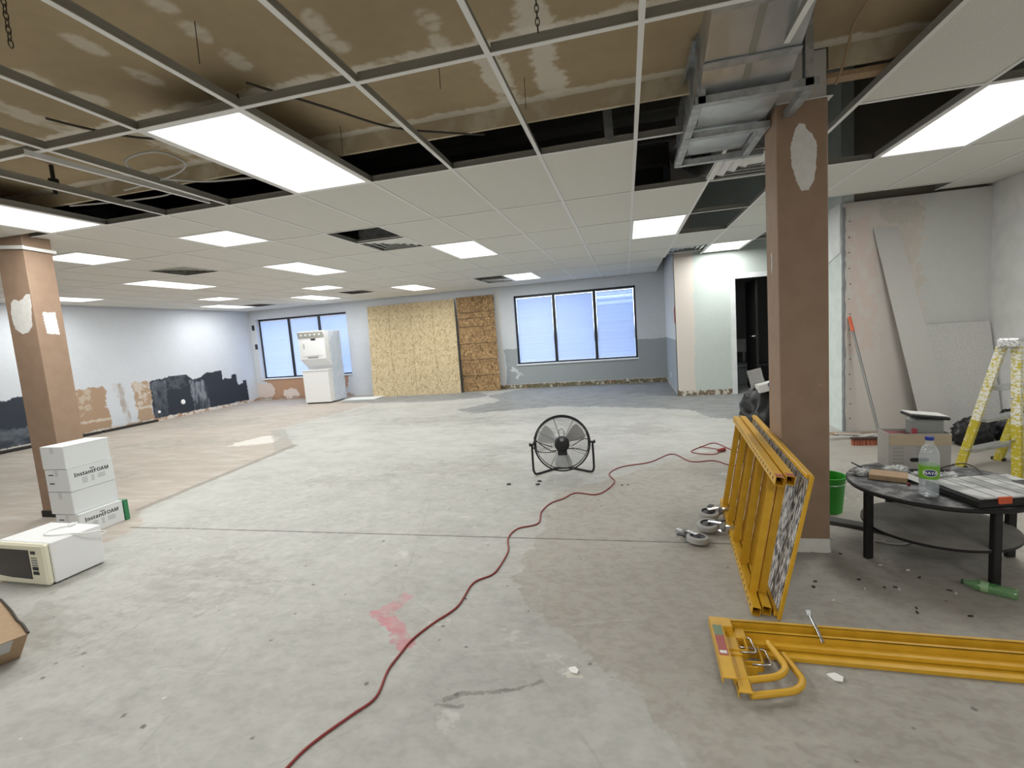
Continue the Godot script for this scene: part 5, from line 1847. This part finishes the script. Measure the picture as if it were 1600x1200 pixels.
func small_things():
	# ---- black bag with papers behind the right column
	var s := S()
	lump(s, Vector3(1.16, 0.36, -4.40), Vector3(0.24, 0.42, 0.22), 0.28, 2.0, 33, 0.002, 34, 24)
	tag(obj("rubbish_bag", s, mats.bag), "tall black rubbish bag behind the right column, papers on top", "bag", "black rubbish bags")
	s = S()
	box(s, Vector3(1.035, 0.84, -4.365), Vector3(0.11, 0.17, 0.012), 0.003, Basis(Vector3(0, 0, 1), 0.22))
	tag(obj("grey_pad", s, grain(c8(150, 150, 148), c8(196, 196, 194), 0.06, 6.0, 95, 0.8), null), "grey mottled pad standing on the black bag behind the column", "pad")
	s = S()
	box(s, Vector3(1.12, 0.79, -4.30), Vector3(0.20, 0.07, 0.09), 0.006, Basis(Vector3(0, 0, 1), 0.22))
	var pb := obj("white_packet", s, mats.paper)
	tag(pb, "white packet with blue print on the black bag behind the column", "packet")
	s = S()
	box(s, Vector3(1.125, 0.81, -4.254), Vector3(0.06, 0.03, 0.003), 0.0, Basis(Vector3(0, 0, 1), 0.22))
	obj("blue_print", s, mat(c8(52, 78, 140), 0.6), pb)
	s = S()
	lump(s, Vector3(0.96, 0.05, -4.12), Vector3(0.09, 0.06, 0.06), 0.4, 1.4, 12, 0.001)
	tag(obj("orange_scrap", s, mat(c8(206, 104, 78), 0.7)), "orange scrap at the foot of the black bag", "scrap")
	# ---- things in the dark room
	var t := thing("low_bench", "low bench with a panel on it inside the dark doorway", "bench", Vector3(2.36, 0, -10.7))
	s = S()
	bx(s, Vector3(-0.35, 0.36, -0.25), Vector3(0.5, 0.41, 0.25), 0.005)
	obj("bench_top", s, mats.greyprint, t)
	s = S()
	bx(s, Vector3(-0.3, 0, -0.2), Vector3(0.15, 0.36, 0.2), 0.01)
	obj("base", s, mats.greyprint, t)
	s = S()
	bx(s, Vector3(2.05, 0.62, -11.2), Vector3(2.45, 0.90, -11.1), 0.01)
	bx(s, Vector3(2.08, 0.42, -11.2), Vector3(2.12, 0.62, -11.1))
	bx(s, Vector3(2.38, 0.42, -11.2), Vector3(2.42, 0.62, -11.1))
	tag(obj("wall_box", s, mats.wire), "pale box on legs at the back of the dark room", "box")
	s = S()
	box(s, Vector3(2.52, 0.72, -10.75), Vector3(0.05, 0.62, 0.14), 0.004, Basis(Vector3(0, 0, 1), -0.12))
	tag(obj("leaning_panel", s, mats.greyprint), "narrow panel leaning on the bench in the dark room", "panel")
	# ---- wall fittings
	for q in [[-10.27 + 0.17, 2.05, "black sensor box high beside the left window"], [-10.27 + 0.20, 1.52, "black sensor box at mid height beside the left window"]]:
		s = S()
		box(s, Vector3(q[0] - 0.06, q[1], -11.635), Vector3(0.06, 0.14, 0.04), 0.006)
		tag(obj("wall_sensor", s, mats.frame), q[2], "sensor", "black boxes beside the left window")
	t = thing("wall_outlet", "white wall outlet on the blue-grey side wall near the window", "outlet", Vector3(0.88, 0.25, -10.7))
	s = S()
	box(s, Vector3(-0.004, 0, 0), Vector3(0.008, 0.12, 0.075), 0.002)
	obj("plate", s, mats.appliance, t)
	for sg in [-1, 1]:
		s = S()
		box(s, Vector3(-0.0085, sg * 0.026, 0), Vector3(0.002, 0.03, 0.03), 0.0)
		obj("socket", s, mats.greyprint, t)
	s = S()
	lathe(s, [Vector2(0, 0.02), Vector2(0.05, 0.012), Vector2(0.06, 0.0)], 18, Transform3D(Basis(Vector3(0, 0, 1), -PI / 2), Vector3(-10.28, 0.33, -9.25)))
	tag(obj("wall_cover", s, mats.paper), "small white cover on the black painted part of the left wall", "wall plate")
	s = S()
	lathe(s, [Vector2(0, 0.02), Vector2(0.03, 0.012), Vector2(0.035, 0.0)], 14, Transform3D(Basis(Vector3(0, 0, 1), -PI / 2), Vector3(-10.28, 0.2, -8.62)))
	tag(obj("wall_cover", s, mats.paper), "smaller white cover at the near edge of the black paint", "wall plate")
	# ---- sprinkler on the left and pipe in the plenum
	s = S()
	cyl(s, Vector3(-3.62, 2.50, -2.55), Vector3(-3.62, 2.69, -2.55), 0.012, 0.012, 10)
	cyl(s, Vector3(-3.62, 2.55, -2.55), Vector3(-3.62, 2.60, -2.55), 0.028, 0.028, 12)
	tag(obj("sprinkler_head", s, mats.black), "black sprinkler drop in the bare grid above the left light", "sprinkler")
	# ---- scraps on the floor
	var sc := [[0.70, -1.89, 0.03, "white torn paper scrap in front of the yellow rails"], [-0.27, -1.80, 0.028, "white plaster flake beside the edge of the brown concrete"]]
	for q in sc:
		s = S()
		var out := ragged(pts([-1.0, -0.5, 0.2, -0.9, 0.9, -0.1, 0.4, 0.8, -0.5, 0.5]), 0.6, 0.18)
		for k in out.size():
			out[k] = out[k] * q[2]
		prism(s, out, Transform3D(Basis(Vector3(1, 0.15, 0).normalized(), Vector3(0, 0, 1), Vector3(0, 1, 0)), Vector3(q[0], 0.004, q[1])), 0.003)
		tag(obj("floor_scrap", s, mats.paper), q[3], "scrap")
	for k in 26:
		s = S()
		var p := Vector3(rng.randf_range(0.7, 1.45), 0.004, rng.randf_range(-2.95, -2.35))
		if k > 18:
			p = Vector3(rng.randf_range(-0.9, 1.3), 0.004, rng.randf_range(-4.6, -1.5))
		box(s, p, Vector3(rng.randf_range(0.006, 0.022), 0.006, rng.randf_range(0.004, 0.009)), 0.001, Basis(Vector3.UP, rng.randf() * TAU))
		tag(obj("floor_chip", s, mats.darkwire if k % 3 else mats.mud), ["tiny pale", "tiny dark"][mini(k % 3, 1)] + (" chip strewn near the right column and table" if k <= 18 else " chip strewn on the open floor around the cord"), "debris", "chips strewn on the floor")
	for q in [[-1.11, -4.16, "dark rubber plug on the floor left of the fan"], [-0.84, -4.16, "dark rubber plug on the floor just below the fan"], [-0.84, -4.25, "dark rubber plug on the floor touching the fan foot"]]:
		s = S()
		cyl(s, Vector3(q[0], 0, q[1]), Vector3(q[0], 0.008, q[1]), 0.022, 0.018, 12)
		tag(obj("rubber_plug", s, mats.black), q[2], "plug", "rubber plugs near the fan")
